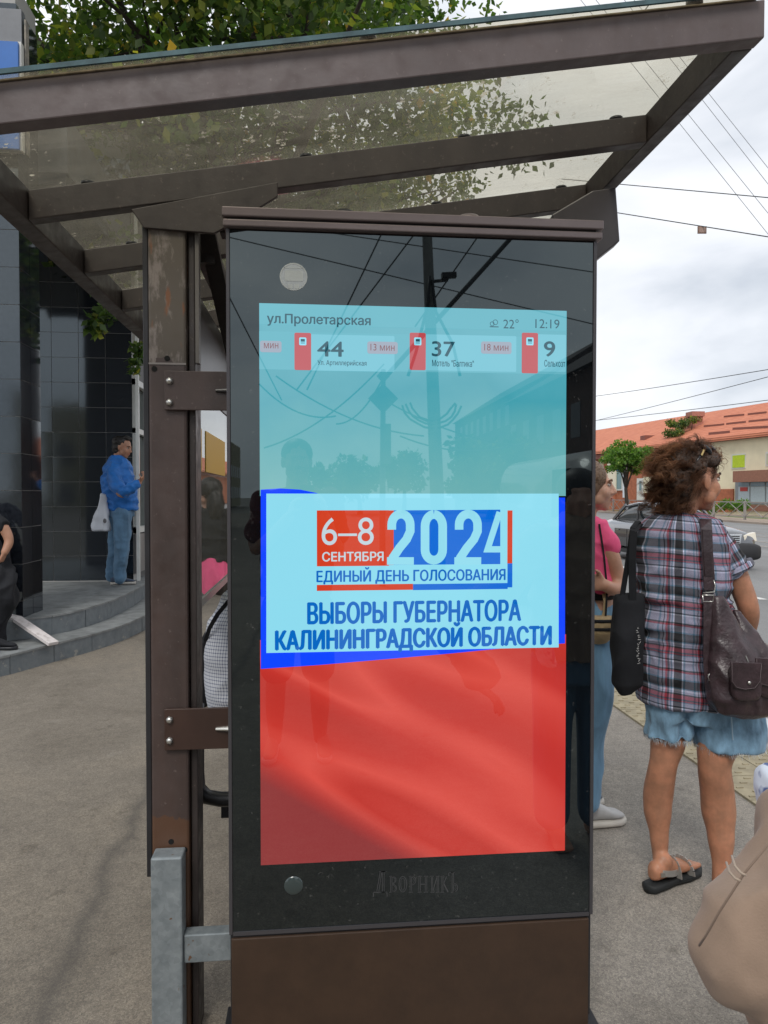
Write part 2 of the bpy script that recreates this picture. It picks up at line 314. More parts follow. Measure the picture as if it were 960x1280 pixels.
# tactile paving strip with raised dashes, tiles as parts of the pavement
TACT = mat('yellow_tactile_concrete', (.30, .262, .18), .85, var=.22, vscale=9, bump=.25, bscale=120)
tm = MB(); tm.box(.003, .297, .003, .297, 0, .012)
for i in range(5):
    for j in range(5):
        cx, cy = .04 + i * .055, .04 + j * .055 + (.0 if i % 2 else .0)
        if (i + j) % 2 == 0: tm.box(cx - .018, cx + .018, cy - .006, cy + .006, .012, .018)
tme = tm.mesh('tactile_tile')
for i in range(2):
    for j in range(56):
        o = link('tactile_tile', tme, TACT, pav); o.location = (2.115 + i * .3, .9 + j * .3, random.uniform(0, .002))
tm2 = MB()
for j in range(56, 200): tm2.box(2.115, 2.715, .903 + j * .3, 1.197 + j * .3, 0, .012)
o = tm2.build('tactile_strip', TACT, pav); kind(o, 'stuff')
PAINT = mat('road_paint', (.62, .62, .60), .7, var=.15, vscale=20)
p0 = atZ(945, 748, -.11)
for k in range(-2, 5):
    o = sheet('lane_marking', [(p0.x, p0.y + k * 4 - .1), (p0.x + .14, p0.y + k * 4 - .1), (p0.x + .14, p0.y + k * 4 + 1.5), (p0.x, p0.y + k * 4 + 1.5)], -.114, PAINT)
RAIL = mat('tram_rail', (.42, .38, .33), .35, metal=.5, var=.1)
for x in (14.2, 15.6, 17.6, 19.0):
    o = sheet('tram_rail', [(x, 0), (x + .16, 0), (x + .16, 120), (x, 120)], -.113, RAIL)
# ================================================================== LEFT BUILDING
TILE = G('black_granite_tile'); o = TILE.n('TexCoord').outputs['Object']
oi = TILE.n('ObjectInfo'); rnd = TILE.ramp(oi.outputs['Random'], [(0, (.75, .75, .75)), (1, (1.35, 1.35, 1.35))])
TILE.l(TILE.mix(1.0, TILE.ramp(TILE.noise(o, 30, 4), [(.3, (.006, .007, .010)), (.75, (.018, .021, .027))]), rnd, 'MULTIPLY'), TILE.b.inputs['Base Color'])
TILE.b.inputs['Roughness'].default_value = .07; TILE.b.inputs['IOR'].default_value = 1.85; TILE.b.inputs['Specular Tint'].default_value = (.80, .93, 1, 1); TILE.bump(TILE.noise(o, 1.6, 2), .05, .02); TILE = TILE.m
MORTAR = mat('pale_mortar', (.36, .36, .35), .9)
bld = thing('tiled_building', 'dark building clad in glossy black granite tiles with a corner column and recessed entrance', 'building', (-3.2, 8, 0))
CX = -2.71; WX = -2.43; RY = 9.95; CY0, CY1 = 6.98, 7.48
MB().box(CX - 1.09, CX - .012, CY0 + .012, CY1 - .003, 0, 6.2).build('column_core', MORTAR, bld); MB().box(-7, WX - .012, RY + .012, RY + .4, 0, 6.3).build('recess_wall_core', MORTAR, bld)
tiles = {}
def tile(kind_, x, y, z, wd, ht, ax):
    key = (round(wd, 3), round(ht, 3), ax)
    if key not in tiles:
        m_ = MB(); gp = .003
        if ax == 'y': m_.box(gp, wd - gp, 0.004, .012, gp, ht - gp)
        else: m_.box(-.012, 0, gp, wd - gp, gp, ht - gp)
        tiles[key] = m_.mesh('wall_tile')
    o = link('wall_tile', tiles[key], TILE, bld); o.location = V((x, y, z)) - bld.location; o.matrix_parent_inverse = Matrix.Identity(4)
    o.rotation_euler = (random.uniform(-.004, .004), 0, random.uniform(-.004, .004))
z = .18
for r in range(17):
    for c_ in range(3): tile('c', CX - .36 * (c_ + 1), CY0, z, .36, .343, 'y')
    tile('s', CX, CY0 + .003, z, .248, .343, 'x'); tile('s', CX, CY0 + .251, z, .248, .343, 'x'); z += .343
z = .37
for r in range(17):
    for c_ in range(6): tile('r', WX - .345 * (c_ + 1), RY, z, .345, .33, 'y')
    z += .33
SOFF = mat('dark_blue_soffit', (.012, .022, .035), .25)
box('soffit', -7, WX - .02, CY1, RY, 4.58, 4.7, SOFF, bld)
box('parapet', -7, WX - .01, CY1 + .02, RY + .0, 4.71, 5.3, mat('grey_parapet', (.10, .11, .12), .5, var=.2), bld)
# side facade past the recess, with a shop window
FACM = mat('grey_facade', (.11, .115, .115), .6, var=.15, vscale=3)
fx = WX - .005
fm = MB(); fm.box(-7, fx, RY + .42, 12.6, 0, .98); fm.box(-7, fx, RY + .42, 12.6, 3.1, 6.2); fm.box(-7, fx, 12.6, 30, 0, 6.2); fm.build('side_wall', FACM, bld)
wf = MB(); wy0, wy1, wz0, wz1 = RY + .05, 12.55, 1.0, 3.08
WFR = mat('white_window_frame', (.62, .64, .62), .4, var=.06)
for yy in (wy0, wy0 + .85, wy1 - .07): wf.box(fx - .02, fx + .05, yy, yy + .075, wz0, wz1)
wf.box(fx - .019, fx + .049, wy0, wy1, wz0, wz0 + .08); wf.box(fx - .019, fx + .049, wy0, wy1, wz1 - .08, wz1); wf.box(fx - .018, fx + .048, wy0, wy1, 2.35, 2.42)
win = wf.build('window', WFR, bld)
box('pane', fx - .06, fx - .03, wy0, wy1, wz0, wz1, mat('shop_glass_dark', (.03, .045, .045), .04, ior=1.6), win)
box('sill_panel', fx - .02, fx + .03, wy0, wy1, .45, .98, mat('brushed_panel', (.25, .25, .25), .4, metal=.4, var=.2, stretch=(1, 1, .2)), bld)
box('downpipe', fx + .06, fx + .10, RY - .05, RY - .01, .36, 5.5, WFR, bld)
# far continuation of the street front behind the shelter glass
CREAMW = mat('cream_render', (.55, .49, .36), .85, var=.08, vscale=1.5)
# sign on the column
sgn = thing('blue_sign', 'blue panel sign with white border high on the tiled column, top left of the photo', 'sign', (-3, 6.8, 5.0))
def P(u, v, d): return atD(u, v, d)
a = P(22, 52, 6.5); b = P(22, 97, 6.5); SY = a.y
box('panel', -4.6, a.x, SY, SY + .08, 4.6, a.z, mat('sign_blue', (.01, .12, .42), .35, var=.05), sgn)
box('border', -4.6, a.x + .018, SY + .03, SY + .09, 4.6, a.z + .018, mat('sign_white_edge', (.55, .55, .52), .5), sgn)
box('backing', -4.6, a.x - .002, SY + .095, 6.96, 4.65, P(20, 12, 6.6).z, mat('sign_grey', (.13, .14, .155), .4, var=.1), sgn)
box('chipped_render', a.x + .02, P(32, 40, 6.6).x, SY + .1, 6.955, 4.6, P(25, 24, 6.6).z, mat('chipped_plaster', (.33, .30, .24), .9, col2=(.12, .12, .12), vscale=14, bump=.5), sgn)
# curved steps: each riser stone and tread is a part
g = G('grey_granite_step'); o = g.n('TexCoord').outputs['Object']; c = g.ramp(g.noise(o, 12, 6, .6), [(.3, (.105, .125, .138)), (.7, (.17, .19, .20))])
chip = g.ramp(g.noise(o, 9, 6, .7), [(.60, (0, 0, 0)), (.64, (1, 1, 1))]); c = g.mix(g.math('MULTIPLY', chip, .55), c, (.33, .31, .27)); g.l(c, g.b.inputs['Base Color']); g.b.inputs['Roughness'].default_value = .55; g.bump(g.noise(o, 50, 4), .2, .006); STEPM = g.m
STEPT = mat('worn_step_top', (.19, .20, .20), .6, var=.25, vscale=7, bump=.1, detail=7)
c0 = [(-3.6, 5.25), (-3.2, 5.62), (-2.9, 5.9), (-2.61, 6.21), (-2.48, 6.45), (-2.33, 6.79), (-2.185, 7.08), (-2.0, 7.62), (-1.9, 8.28), (-1.86, 9.0), (-1.87, 9.8), (-1.93, 10.6), (-2.05, 11.4), (-2.35, 12.6)]
c1 = [(-2.85, 6.85), (-2.66, 6.98), (-2.5, 7.15), (-2.345, 7.5), (-2.24, 8.0), (-2.2, 8.6), (-2.2, 9.3), (-2.25, 10.0), (-2.34, 10.6), (-2.44, 11.2)]
def resample(pts, step):
    p = [V((a, b, 0)) for a, b in pts]; out = [p[0]]; acc = 0
    dense = []
    for i in range(len(p) - 1):
        q0 = p[max(i - 1, 0)]; q1 = p[i]; q2 = p[i + 1]; q3 = p[min(i + 2, len(p) - 1)]
        for k in range(20):
            t = k / 20; dense.append(.5 * ((2 * q1) + (q2 - q0) * t + (2 * q0 - 5 * q1 + 4 * q2 - q3) * t * t + (3 * q1 - q0 - 3 * q2 + q3) * t ** 3))
    dense.append(p[-1]); out = [dense[0]]
    for a, b in zip(dense, dense[1:]):
        acc += (b - a).length
        if acc >= step: out.append(b); acc = 0
    return out
steps = kind(bpy.data.objects.new('entrance_steps', None), 'structure'); COL.objects.link(steps)
tag(steps, 'curved two tier grey granite entrance steps in front of the tiled building', 'steps'); del steps['kind']
for pts, z0, z1, step in ((c0, 0, .17, .46), (c1, .17, .36, .42)):
    rs = resample(pts, step / 4)
    for i in range(0, len(rs) - 4, 4):
        seg = rs[i:i + 5]; vs = []; 
        j = random.uniform(0, .006); dz = random.uniform(-.003, .003)
        m_ = MB(); top = []; bot = []
        nrm = [(seg[min(k + 1, 4)] - seg[max(k - 1, 0)]).normalized().cross(UP) for k in range(5)]
        for k in range(5):
            sh = .003 * (1 if k == 0 else -1 if k == 4 else 0)
            tdir = (seg[4] - seg[0]).normalized() * sh
            po = seg[k] + nrm[k] * j + tdir; pi = seg[k] - nrm[k] * .05 + tdir
            vs += [(po.x, po.y, z0), (po.x, po.y, z1 - .02 + dz), (pi.x, pi.y, z1 - .02 + dz), (pi.x, pi.y, z0)]
        fs = []
        for k in range(4):
            for e_ in range(4): fs.append((k * 4 + e_, k * 4 + (e_ + 1) % 4, (k + 1) * 4 + (e_ + 1) % 4, (k + 1) * 4 + e_))
        fs += [(0, 1, 2, 3), (19, 18, 17, 16)]
        m_.add(vs, fs).build('riser_stone', STEPM, steps)
        # tread slab over it
        vs = []
        for k in range(5):
            sh = .002 * (1 if k == 0 else -1 if k == 4 else 0); tdir = (seg[4] - seg[0]).normalized() * sh
            po = seg[k] + nrm[k] * (.012) + tdir; pi = seg[k] - nrm[k] * .36 + tdir
            vs += [(po.x, po.y, z1 - .018 + dz), (po.x, po.y, z1 + dz), (pi.x, pi.y, z1 + dz), (pi.x, pi.y, z1 - .018 + dz)]
        MB().add(vs, fs).build('tread_slab', STEPT, steps)
    inner = rs
    poly = [(p.x - .2, p.y + .02) for p in inner] + [(-6, inner[-1].y), (-6, inner[0].y)]
    me = bpy.data.meshes.new('platform'); me.from_pydata([(x, y, z1 - .006) for x, y in poly], [], [tuple(range(len(poly)))]); link('platform_top', me, STEPT, steps)
    mm = MB().prism([(x, y, z1 - .03) for x, y in [(p.x - .04, p.y) for p in inner] + [(-6, inner[-1].y), (-6, inner[0].y)]], (0, 0, -(z1 - .03 - z0) + .002)); mm.build('platform_core', MORTAR, steps)
# ================================================================== TREES
def crown_mesh(name, clumps, nleaf, size, m, parent, droop=.3):
    """clumps: (centre, radius); leaf = small 4-point folded blade"""
    cs = np.array([list(c) for c, r in clumps]); rr = np.array([r for c, r in clumps]); w_ = rr ** 2 / (rr ** 2).sum()
    idx = rng.choice(len(cs), nleaf, p=w_)
    d = rng.normal(size=(nleaf, 3)); d /= np.linalg.norm(d, axis=1)[:, None]
    rad = rr[idx] * (rng.random(nleaf) ** .45)
    pos = cs[idx] + d * rad[:, None] * np.array([1, 1, .75])
    ax = rng.normal(size=(nleaf, 3)); ax[:, 2] -= droop; ax /= np.linalg.norm(ax, axis=1)[:, None]
    nn_ = rng.normal(size=(nleaf, 3)) * .7; nn_[:, 2] += 1; sd_ = np.cross(ax, nn_); sd_ /= np.linalg.norm(sd_, axis=1)[:, None]; up_ = np.cross(sd_, ax)
    s = size * rng.uniform(.6, 1.35, nleaf)[:, None]
    v0 = pos; v1 = pos + ax * s * .45 + sd_ * s * .34 - up_ * s * .06; v2 = pos + ax * s; v3 = pos + ax * s * .45 - sd_ * s * .34 - up_ * s * .06
    vs = np.stack([v0, v1, v2, v3], 1).reshape(-1, 3)
    me = bpy.data.meshes.new(name); me.vertices.add(nleaf * 4); me.vertices.foreach_set('co', vs.ravel().astype(np.float32))
    base = np.arange(nleaf) * 4; tri = np.stack([base, base + 1, base + 2, base, base + 2, base + 3], 1).ravel()
    me.loops.add(nleaf * 6); me.loops.foreach_set('vertex_index', tri.astype(np.int32)); me.polygons.add(nleaf * 2)
    me.polygons.foreach_set('loop_start', (np.arange(nleaf * 2) * 3).astype(np.int32)); me.update(calc_edges=True)
    at = me.attributes.new('tint', 'FLOAT', 'POINT'); tint = np.clip(rng.normal(.42, .22, nleaf) + (rng.random(len(cs))[idx] - .5) * .35, 0, 1)
    at.data.foreach_set('value', np.repeat(tint, 4).astype(np.float32)); return link(name, me, m, parent)
def tree(name, label, base, h_trunk, crown_c, crown_r, nclump, nleaf, leaf, m, group, tr=.16, limbs=9, cl_r=(.5, .9), hollow=.5):
    t = thing(name, label, 'tree', base, group); base = V(base); cc = V(crown_c)
    tb = MB(); top = base + V((random.uniform(-.15, .15), random.uniform(-.15, .15), h_trunk))
    tb.tube([base - V((0, 0, .2)), base + V((0, 0, .15)), base.lerp(top, .5) + V((.05, 0, 0)), top, top + (cc - top) * .4], [tr * 1.5, tr * 1.15, tr * .95, tr * .8, tr * .45], 12); tb.build('trunk', BARK, t, True)
    clumps = []
    for i in range(nclump):
        d = V(rng.normal(size=3)); d.normalize(); k = random.uniform(hollow, 1)
        clumps.append((cc + V((d.x * crown_r[0] * k, d.y * crown_r[1] * k, d.z * crown_r[2] * k)), random.uniform(*cl_r)))
    for i in range(limbs):
        c_, r_ = clumps[i * len(clumps) // limbs]; mid = top.lerp(c_, .5) + V((random.uniform(-.2, .2), random.uniform(-.2, .2), random.uniform(.1, .5)))
        lb = MB(); st = top - V((0, 0, random.uniform(0, .3 * h_trunk * .4)))
        lb.tube([st, st.lerp(mid, .5) + V((0, 0, .1)), mid, c_], [tr * .5, tr * .4, tr * .27, tr * .08], 7)
        for q in range(5):
            c2, _ = random.choice(clumps)
            if (c2 - mid).length < max(crown_r) * .8: lb.tube([mid, mid.lerp(c2, .5) + V((0, 0, .12)), c2], [tr * .2, tr * .13, tr * .04], 5)
        lb.build('limb', BARK, t, True)
    crown_mesh('crown', clumps, nleaf, leaf, m, t); return t
tree('chestnut_tree', 'tall leafy chestnut tree rising behind the left half of the shelter roof', (-1.25, 11.2, 0), 4.6, (-1.5, 10.0, 7.6), (3.4, 3.4, 3.6), 135, 40000, .12, LEAF, 'street trees over the shelter', .2, 14, (.55, 1.0), .35)
tree('chestnut_tree', 'leafy chestnut tree behind the middle of the roof, its crown thinning to the right', (.55, 13.6, 0), 4.8, (.8, 13.2, 8.6), (3.1, 2.8, 3.4), 75, 19000, .12, LEAF, 'street trees over the shelter', .17, 12, (.45, .9), .35)
tw = thing('hanging_twig', 'small green leafy twig hanging in front of the tiled wall below the roof edge', 'branch', P(128, 372, 8))
MB().tube([P(150, 330, 8), P(135, 365, 8), P(125, 400, 8)], [.012, .008, .004], 5).build('stem', BARK, tw)
crown_mesh('leaves', [(P(120, 402, 8), .10), (P(128, 388, 8), .10), (P(114, 408, 8.05), .07), (P(140, 396, 8), .09), (P(124, 415, 8), .05)], 130, .10, LEAF, tw)
tw = thing('hanging_twig', 'dark leafy twig beside the white framed window next to the brown post', 'branch', P(172, 430, 9))
MB().tube([P(178, 400, 9), P(174, 430, 9), P(170, 455, 9)], [.012, .008, .004], 5).build('stem', BARK, tw)
crown_mesh('leaves', [(P(172, 448, 9), .12), (P(176, 435, 9), .12), (P(168, 460, 9), .08)], 130, .10, LEAF, tw)
# ================================================================== SHELTER
sh = thing('bus_shelter', 'brown steel bus shelter with sloping dirty glass roof above the information kiosk', 'bus shelter', (-.38, 2.0, 0))
XL, XR = -.80, .995; SL = .166; Zr = 2.516
def RZ(x): return Zr + SL * (x - .995)          # underside of beams
BH, BT = .078, .042
def beam(y, x0=XL, x1=XR, bh=BH, m=STEEL, name='roof_beam'):
    b_ = MB(); b_.hexa([(x0, y, RZ(x0)), (x1, y, RZ(x1)), (x1, y + BT, RZ(x1)), (x0, y + BT, RZ(x0)), (x0, y, RZ(x0) + bh), (x1, y, RZ(x1) + bh), (x1, y + BT, RZ(x1) + bh), (x0, y + BT, RZ(x0) + bh)])
    return b_.build(name, m, sh, bevel=.003)
beam(1.53, XL + .052, XR, .084, FACIA, 'front_beam')
ys = [1.99, 2.45, 2.91, 3.37, 3.83, 4.29]
for y in ys: beam(y, XL + .052, XR - .052)
for x0 in (XL, XR - .05):
    xa, xb = x0, x0 + .05; y0 = 1.575 if x0 > 0 else 1.53
    MB().hexa([(xa, y0, RZ(xa) + .001), (xb, y0, RZ(xb) + .001), (xb, 4.4, RZ(xb) + .001), (xa, 4.4, RZ(xa) + .001), (xa, y0, RZ(xa) + .085), (xb, y0, RZ(xb) + .085), (xb, 4.4, RZ(xb) + .085), (xa, 4.4, RZ(xa) + .085)]).build('side_rail', STEEL, sh, bevel=.003)
GZ = .088
def slab(x0, x1, y0, y1, z0, z1, nm, m, par=sh):
    return MB().hexa([(x0, y0, RZ(x0) + z0), (x1, y0, RZ(x1) + z0), (x1, y1, RZ(x1) + z0), (x0, y1, RZ(x0) + z0), (x0, y0, RZ(x0) + z1), (x1, y0, RZ(x1) + z1), (x1, y1, RZ(x1) + z1), (x0, y1, RZ(x0) + z1)]).build(nm, m, par)
slab(XL - .02, XR - .02, 1.515, 2.94, GZ, GZ + .008, 'roof_pane', ROOFG); slab(XL - .02, XR - .02, 2.95, 4.42, GZ, GZ + .008, 'roof_pane', ROOFG)
slab(XL - .02, XR - .02, 1.509, 1.5145, GZ - .001, GZ + .009, 'pane_edge', GEDGE)
slab(XL + .02, XR - .02, 1.527, 1.56, .0845, .0875, 'gasket', mat('dirty_sealant', (.22, .18, .12), .8, var=.3, vscale=30))
for (u, v, yy) in ((460, 50, 1.54), (868, 6, 1.54)):
    p = atY(u, v, yy); bb = MB(); zt = RZ(p.x) + GZ + .008; bb.cyl((p.x, yy, zt - .004), (p.x, yy, zt + .006), .018); bb.ell((p.x, yy, zt + .008), (.011, 0, 0), (0, .011, 0), (0, 0, .006)); bb.build('roof_bolt', BLACKM, sh, True)
for yy in ys[:3]:
    for x in (-.60, -.02, .42, .86):
        bb = MB(); zt = RZ(x) + GZ - .002; bb.cyl((x, yy + .02, zt - .008), (x, yy + .02, zt), .019); bb.build('clamp_disc', BLACKM, sh, True)
# post
PX0, PX1, PY0, PY1 = -.430, -.322, 1.985, 2.10
pt_ = MB(); pt_.box(PX0 - .012, PX1 - .02, PY0, PY1, .0, 2.245); pt_.build('post', POLE, sh, bevel=.007)
box('post_side_channel', PX1 - .018, PX1 + .0, PY0 + .02, PY1, .0, 2.235, STEEL, sh, .003)
box('post_back_strip', -.458, -.4435, PY0 + .01, PY0 + .035, .46, 2.25, KDARK, sh, .002)
box('post_edge_strip', PX1 + .002, PX1 + .012, PY0 + .01, PY0 + .04, 1.86, 2.22, mat('bare_edge', (.12, .11, .10), .4), sh)
# sloping welded head of the post
for (u, v) in ((209, 448), (193, 461), (214, 1052), (231, 1062)):
    p = atY(u, v, PY0); MB().cyl((p.x, PY0 - .0015, p.z), (p.x, PY0 + .001, p.z), .0075, 12).build('bolt_hole', mat('hole_black', (.002, .002, .002), .9), sh)
MB().box(PX0 - .011, PX1 - .021, PY0 - .002, PY0 + .001, 1.852, 1.857).build('weld_seam', mat('weld_grey', (.22, .2, .19), .5), sh)
# gusset under second beam
gp = [atY(164, 262, 1.975), atY(180, 285, 1.975), atY(268, 292, 1.975), atY(300, 275, 1.975), atY(347, 246, 1.975), atY(347, 228, 1.975)]
MB().prism([V((p.x, 1.972, p.z)) for p in gp], (0, .012, 0)).build('gusset_plate', STEEL, sh, bevel=.002)
MB().bar((-.255, 2.03, 2.225), (-.215, 2.03, 2.225), .05, .02).build('gusset_clip', STEEL, sh)
# brace and longitudinal rail behind the post
MB().bar((-.30, 2.08, 2.24), (-.235, 2.52, 1.80), .05, .012).build('brace', STEEL, sh, bevel=.002)
MB().bar((-.31, 2.12, 2.20), (-.31, 4.3, 2.20), .05, .06).build('long_rail', STEEL, sh)
for y in (2.45, 2.91, 3.37): MB().cyl((-.20, y - .03, 2.19), (-.20, y - .06, 2.185), .016).build('rail_bolt', BLACKM, sh, True)
# far post
box('post', -.405, -.315, 4.15, 4.25, 0, 2.24, STEEL, sh, .005)
# bracket plates to the kiosk
for (v0, v1) in ((463, 513), (887, 936)):
    p0_ = atY(205, v0, 1.97); p1_ = atY(286, v1, 1.97); b_ = box('bracket_plate', p0_.x, -.18, 1.972, 1.980, p1_.z, p0_.z, POLE if v0 < 500 else mat('plate_brown', (.042, .022, .016), .4, var=.15), sh, .0015)
    for vv in (v0 + 13, v1 - 10):
        q = atY(212, vv, 1.968); bb = MB(); bb.cyl((q.x, 1.9715, q.z), (q.x, 1.966, q.z), .0095, 6); bb.ell((q.x, 1.966, q.z), (.008, 0, 0), (0, .006, 0), (0, 0, .008)); bb.build('bolt', BOLT, b_, True)
    q = atY(278, (v0 + v1) / 2, 1.965); MB().cyl((q.x - .018, 1.968, q.z), (-.19, 1.966, q.z), .004, 8, .010).build('pin', KDARK if v0 < 500 else BOLT, b_)
# galvanised repair post and bar
gl = atY(190, 1068, 1.94); gr = atY(229, 1068, 1.94)
g_ = box('galvanised_stub', gl.x, gr.x, 1.92, 1.98, 0, .548, GALV, sh, .005)
box('cross_bar', gr.x + .001, -.20, 1.935, 1.975, atY(230, 1203, 1.94).z, atY(230, 1168, 1.94).z, GALV, sh, .003)
# glass side wall
pz0 = 1.135
box('side_pane', -.412, -.404, 2.14, 4.14, pz0, 1.868, PANEG, sh)
box('pane_bottom_rail', -.418, -.398, 2.14, 4.14, pz0 - .028, pz0 - .001, mat('alu_rail', (.35, .33, .3), .4, metal=.6), sh)
box('pane_front_rail', -.420, -.396, 2.118, 2.139, .5, 2.12, mat('grey_alu', (.33, .34, .35), .35, metal=.5), sh)
box('dark_fill_panel', -.416, -.400, 2.14, 4.14, 1.87, 2.2, KDARK, sh)  # dark board added to close off the bright sky gap above the pane
YEL = mat('yellow_sticker', (.62, .36, .005), .5)
def onpane(u, v, X):
    r = ray(u, v); t = X / r.x; return O3 + r * t
a, b = onpane(257, 543, -.403), onpane(281, 587, -.403); box('yellow_sticker', -.4035, -.4015, a.y, b.y, 1.59, 1.742, YEL, sh)
a = onpane(250, 543, -.403); box('yellow_sticker', -.4035, -.4015, a.y, a.y + .03, 1.59, 1.74, YEL, sh)
# seat rail loops
def rbend(pts, r, nm, m, par): return MB().tube(pts, r, 10).build(nm, m, par, True)
rbend([atY(246, v, 2.2) for v in (880, 940, 965)] + [atY(u, v, 2.2) for u, v in ((248, 985), (258, 996), (275, 999), (330, 999), (420, 999))], .022, 'seat_bracket', BLACKM, sh)
for k in range(4): box('seat_slat', -.27 + k * .10, -.18 + k * .10, 2.3, 4.05, .52, .545, mat('dark_wood', (.035, .018, .012), .5, var=.3, stretch=(1, .1, 1)), sh, .004)
MB().box(-.30, .16, 2.32, 2.36, .47, .515).build('seat_bearer', BLACKM, sh); MB().box(-.30, .16, 3.9, 3.94, .47, .515).build('seat_bearer', BLACKM, sh)
for yy in (2.32, 3.9): MB().box(-.08, -.02, yy, yy + .04, 0, .47).build('seat_leg', BLACKM, sh)
# end fascia box to the right of the kiosk
fp = [P(741, 238, 2.35), P(770, 234, 2.35), P(775, 301, 2.35), P(745, 325, 2.35), P(700, 325, 2.35), P(690, 268, 2.35)]
MB().prism(fp, FW * .06).build('end_bracket', mat('dark_grey_bracket', (.055, .05, .056), .4, var=.1), sh, bevel=.004)
# ================================================================== KIOSK
K = thing('information_kiosk', 'tall dark glass fronted digital kiosk showing a bus timetable and an election poster', 'information kiosk', (.27, 1.95, 0))
YK = 1.9
def kp(u, v): p = atY(u, v, YK); return p.x, p.z
KX0, KX1 = -.222, .757; KZ1 = 2.19; KZ0 = .347
box('body', KX0 - .002, KX1 + .002, YK + .004, 2.055, .06, 2.19, KDARK, K, .004)
box('glass_front', KX0 + .006, KX1 - .006, YK, YK + .006, KZ0, KZ1 - .004, KGLASS, K)
box('edge_trim', KX0 - .004, KX0 + .005, YK - .004, YK + .02, KZ0 - .0, KZ1 - .002, mat('edge_trim_grey', (.075, .072, .078), .35, metal=.4), K, .001)
box('edge_trim', KX1 - .005, KX1 + .004, YK - .004, YK + .02, KZ0 - .0, KZ1 - .002, MATS['edge_trim_grey'], K, .001)
box('lower_edge', KX0 + .006, KX1 - .006, YK - .003, YK + .005, KZ0 - .004, KZ0 + .006, MATS['edge_trim_grey'], K)
box('base_panel', KX0 + .001, KX1 - .006, YK - .003, YK + .012, .03, KZ0 - .012, KBROWN, K, .003)
box('foot_plate', KX0 - .03, KX1 + .03, YK - .03, 2.08, 0, .028, KDARK, K, .003)
box('top_trim', KX0 - .012, KX1 + .016, YK - .022, 2.075, 2.214, 2.238, KTRIM, K, .003)
box('top_trim', KX0 - .010, KX1 + .014, YK - .018, 2.07, 2.190, 2.208, KTRIM, K, .003)
box('top_groove', KX0 + .001, KX1 - .001, YK - .008, 2.05, 2.2065, 2.2155, BLACKM, K)
for (u, m_, r) in ((430, BLACKM, .034), (585, KTRIM, .036)):
    q = atY(u, 262, 1.98); d_ = MB(); d_.tube([(q.x, 1.975, 2.238), (q.x, 1.975, 2.262), (q.x, 1.975, 2.270)], [r, r, r * .8], 20); d_.build('antenna_dome', m_, K, True, .0)
def quad(nm, u0, v0, u1, v1, layer, m, par, r=0):
    p0_, p1_ = kp(u0, v0), kp(u1, v1); x0, x1, z0, z1 = p0_[0], p1_[0], p1_[1], p0_[1]; y = YK - .0006 * layer
    if r:
        pts = []
        for cx, cz, a0 in ((x1 - r, z1 - r, 0), (x0 + r, z1 - r, 90), (x0 + r, z0 + r, 180), (x1 - r, z0 + r, 270)):
            for k in range(5): a = math.radians(a0 + k * 22.5); pts.append((cx + r * math.cos(a), y, cz + r * math.sin(a)))
        pts = pts[::-1] if False else pts
    else: pts = [(x0, y, z0), (x1, y, z0), (x1, y, z1), (x0, y, z1)]
    me = bpy.data.meshes.new(nm); me.from_pydata(pts, [], [tuple(range(len(pts)))]); return link(nm, me, m, par)
def poly(nm, pts, layer, m, par):
    y = YK - .0006 * layer; ps = [kp(u, v) for u, v in pts]; me = bpy.data.meshes.new(nm); me.from_pydata([(x, y, z) for x, z in ps], [], [tuple(range(len(ps)))]); return link(nm, me, m, par)
def glyphs(st_):
    """letter outlines filled by the non-zero winding rule"""
    c_ = bpy.data.curves.new('txt', 'FONT'); c_.body = st_; c_.size = 10; c_.fill_mode = 'NONE'; c_.resolution_u = 6; o_ = bpy.data.objects.new('txt', c_); COL.objects.link(o_)
    dg = bpy.context.evaluated_depsgraph_get(); me = bpy.data.meshes.new_from_object(o_.evaluated_get(dg)); bpy.data.objects.remove(o_); bpy.data.curves.remove(c_)
    nb = {}
    for e_ in me.edges: a_, b_ = e_.vertices; nb.setdefault(a_, []).append(b_); nb.setdefault(b_, []).append(a_)
    co_ = [v.co.copy() for v in me.vertices]; seen = set(); loops = []
    for a_ in range(len(co_)):
        if a_ in seen or a_ not in nb: continue
        lp_ = [a_]; seen.add(a_); cur = a_ + 1 if a_ + 1 in nb[a_] else nb[a_][0]
        while cur not in seen: lp_.append(cur); seen.add(cur); nx_ = [q for q in nb[cur] if q not in seen]; cur = nx_[0] if nx_ else a_
        if len(lp_) > 2: loops.append([co_[k] for k in lp_])
    from mathutils.geometry import delaunay_2d_cdt
    fl = [p.to_2d() for l_ in loops for p in l_]; ed = []; n_ = 0
    for l_ in loops: ed += [(n_ + k, n_ + (k + 1) % len(l_)) for k in range(len(l_))]; n_ += len(l_)
    V_, E_, F_, *_r = delaunay_2d_cdt(fl, ed, [], 0, 1e-5); fs = []
    for t in F_:
        c = sum((V_[k] for k in t), V_[t[0]] * 0) / len(t); wn = 0
        for l_ in loops:
            for a, b in zip(l_, l_[1:] + l_[:1]):
                if (a.y > c.y) != (b.y > c.y):
                    x_ = (b.x - a.x) * (c.y - a.y) / (b.y - a.y) + a.x
                    if x_ > c.x: wn += 1 if b.y > a.y else -1
        if wn: fs.append(tuple(t))
    return [(p.x, p.y, 0) for p in V_], fs
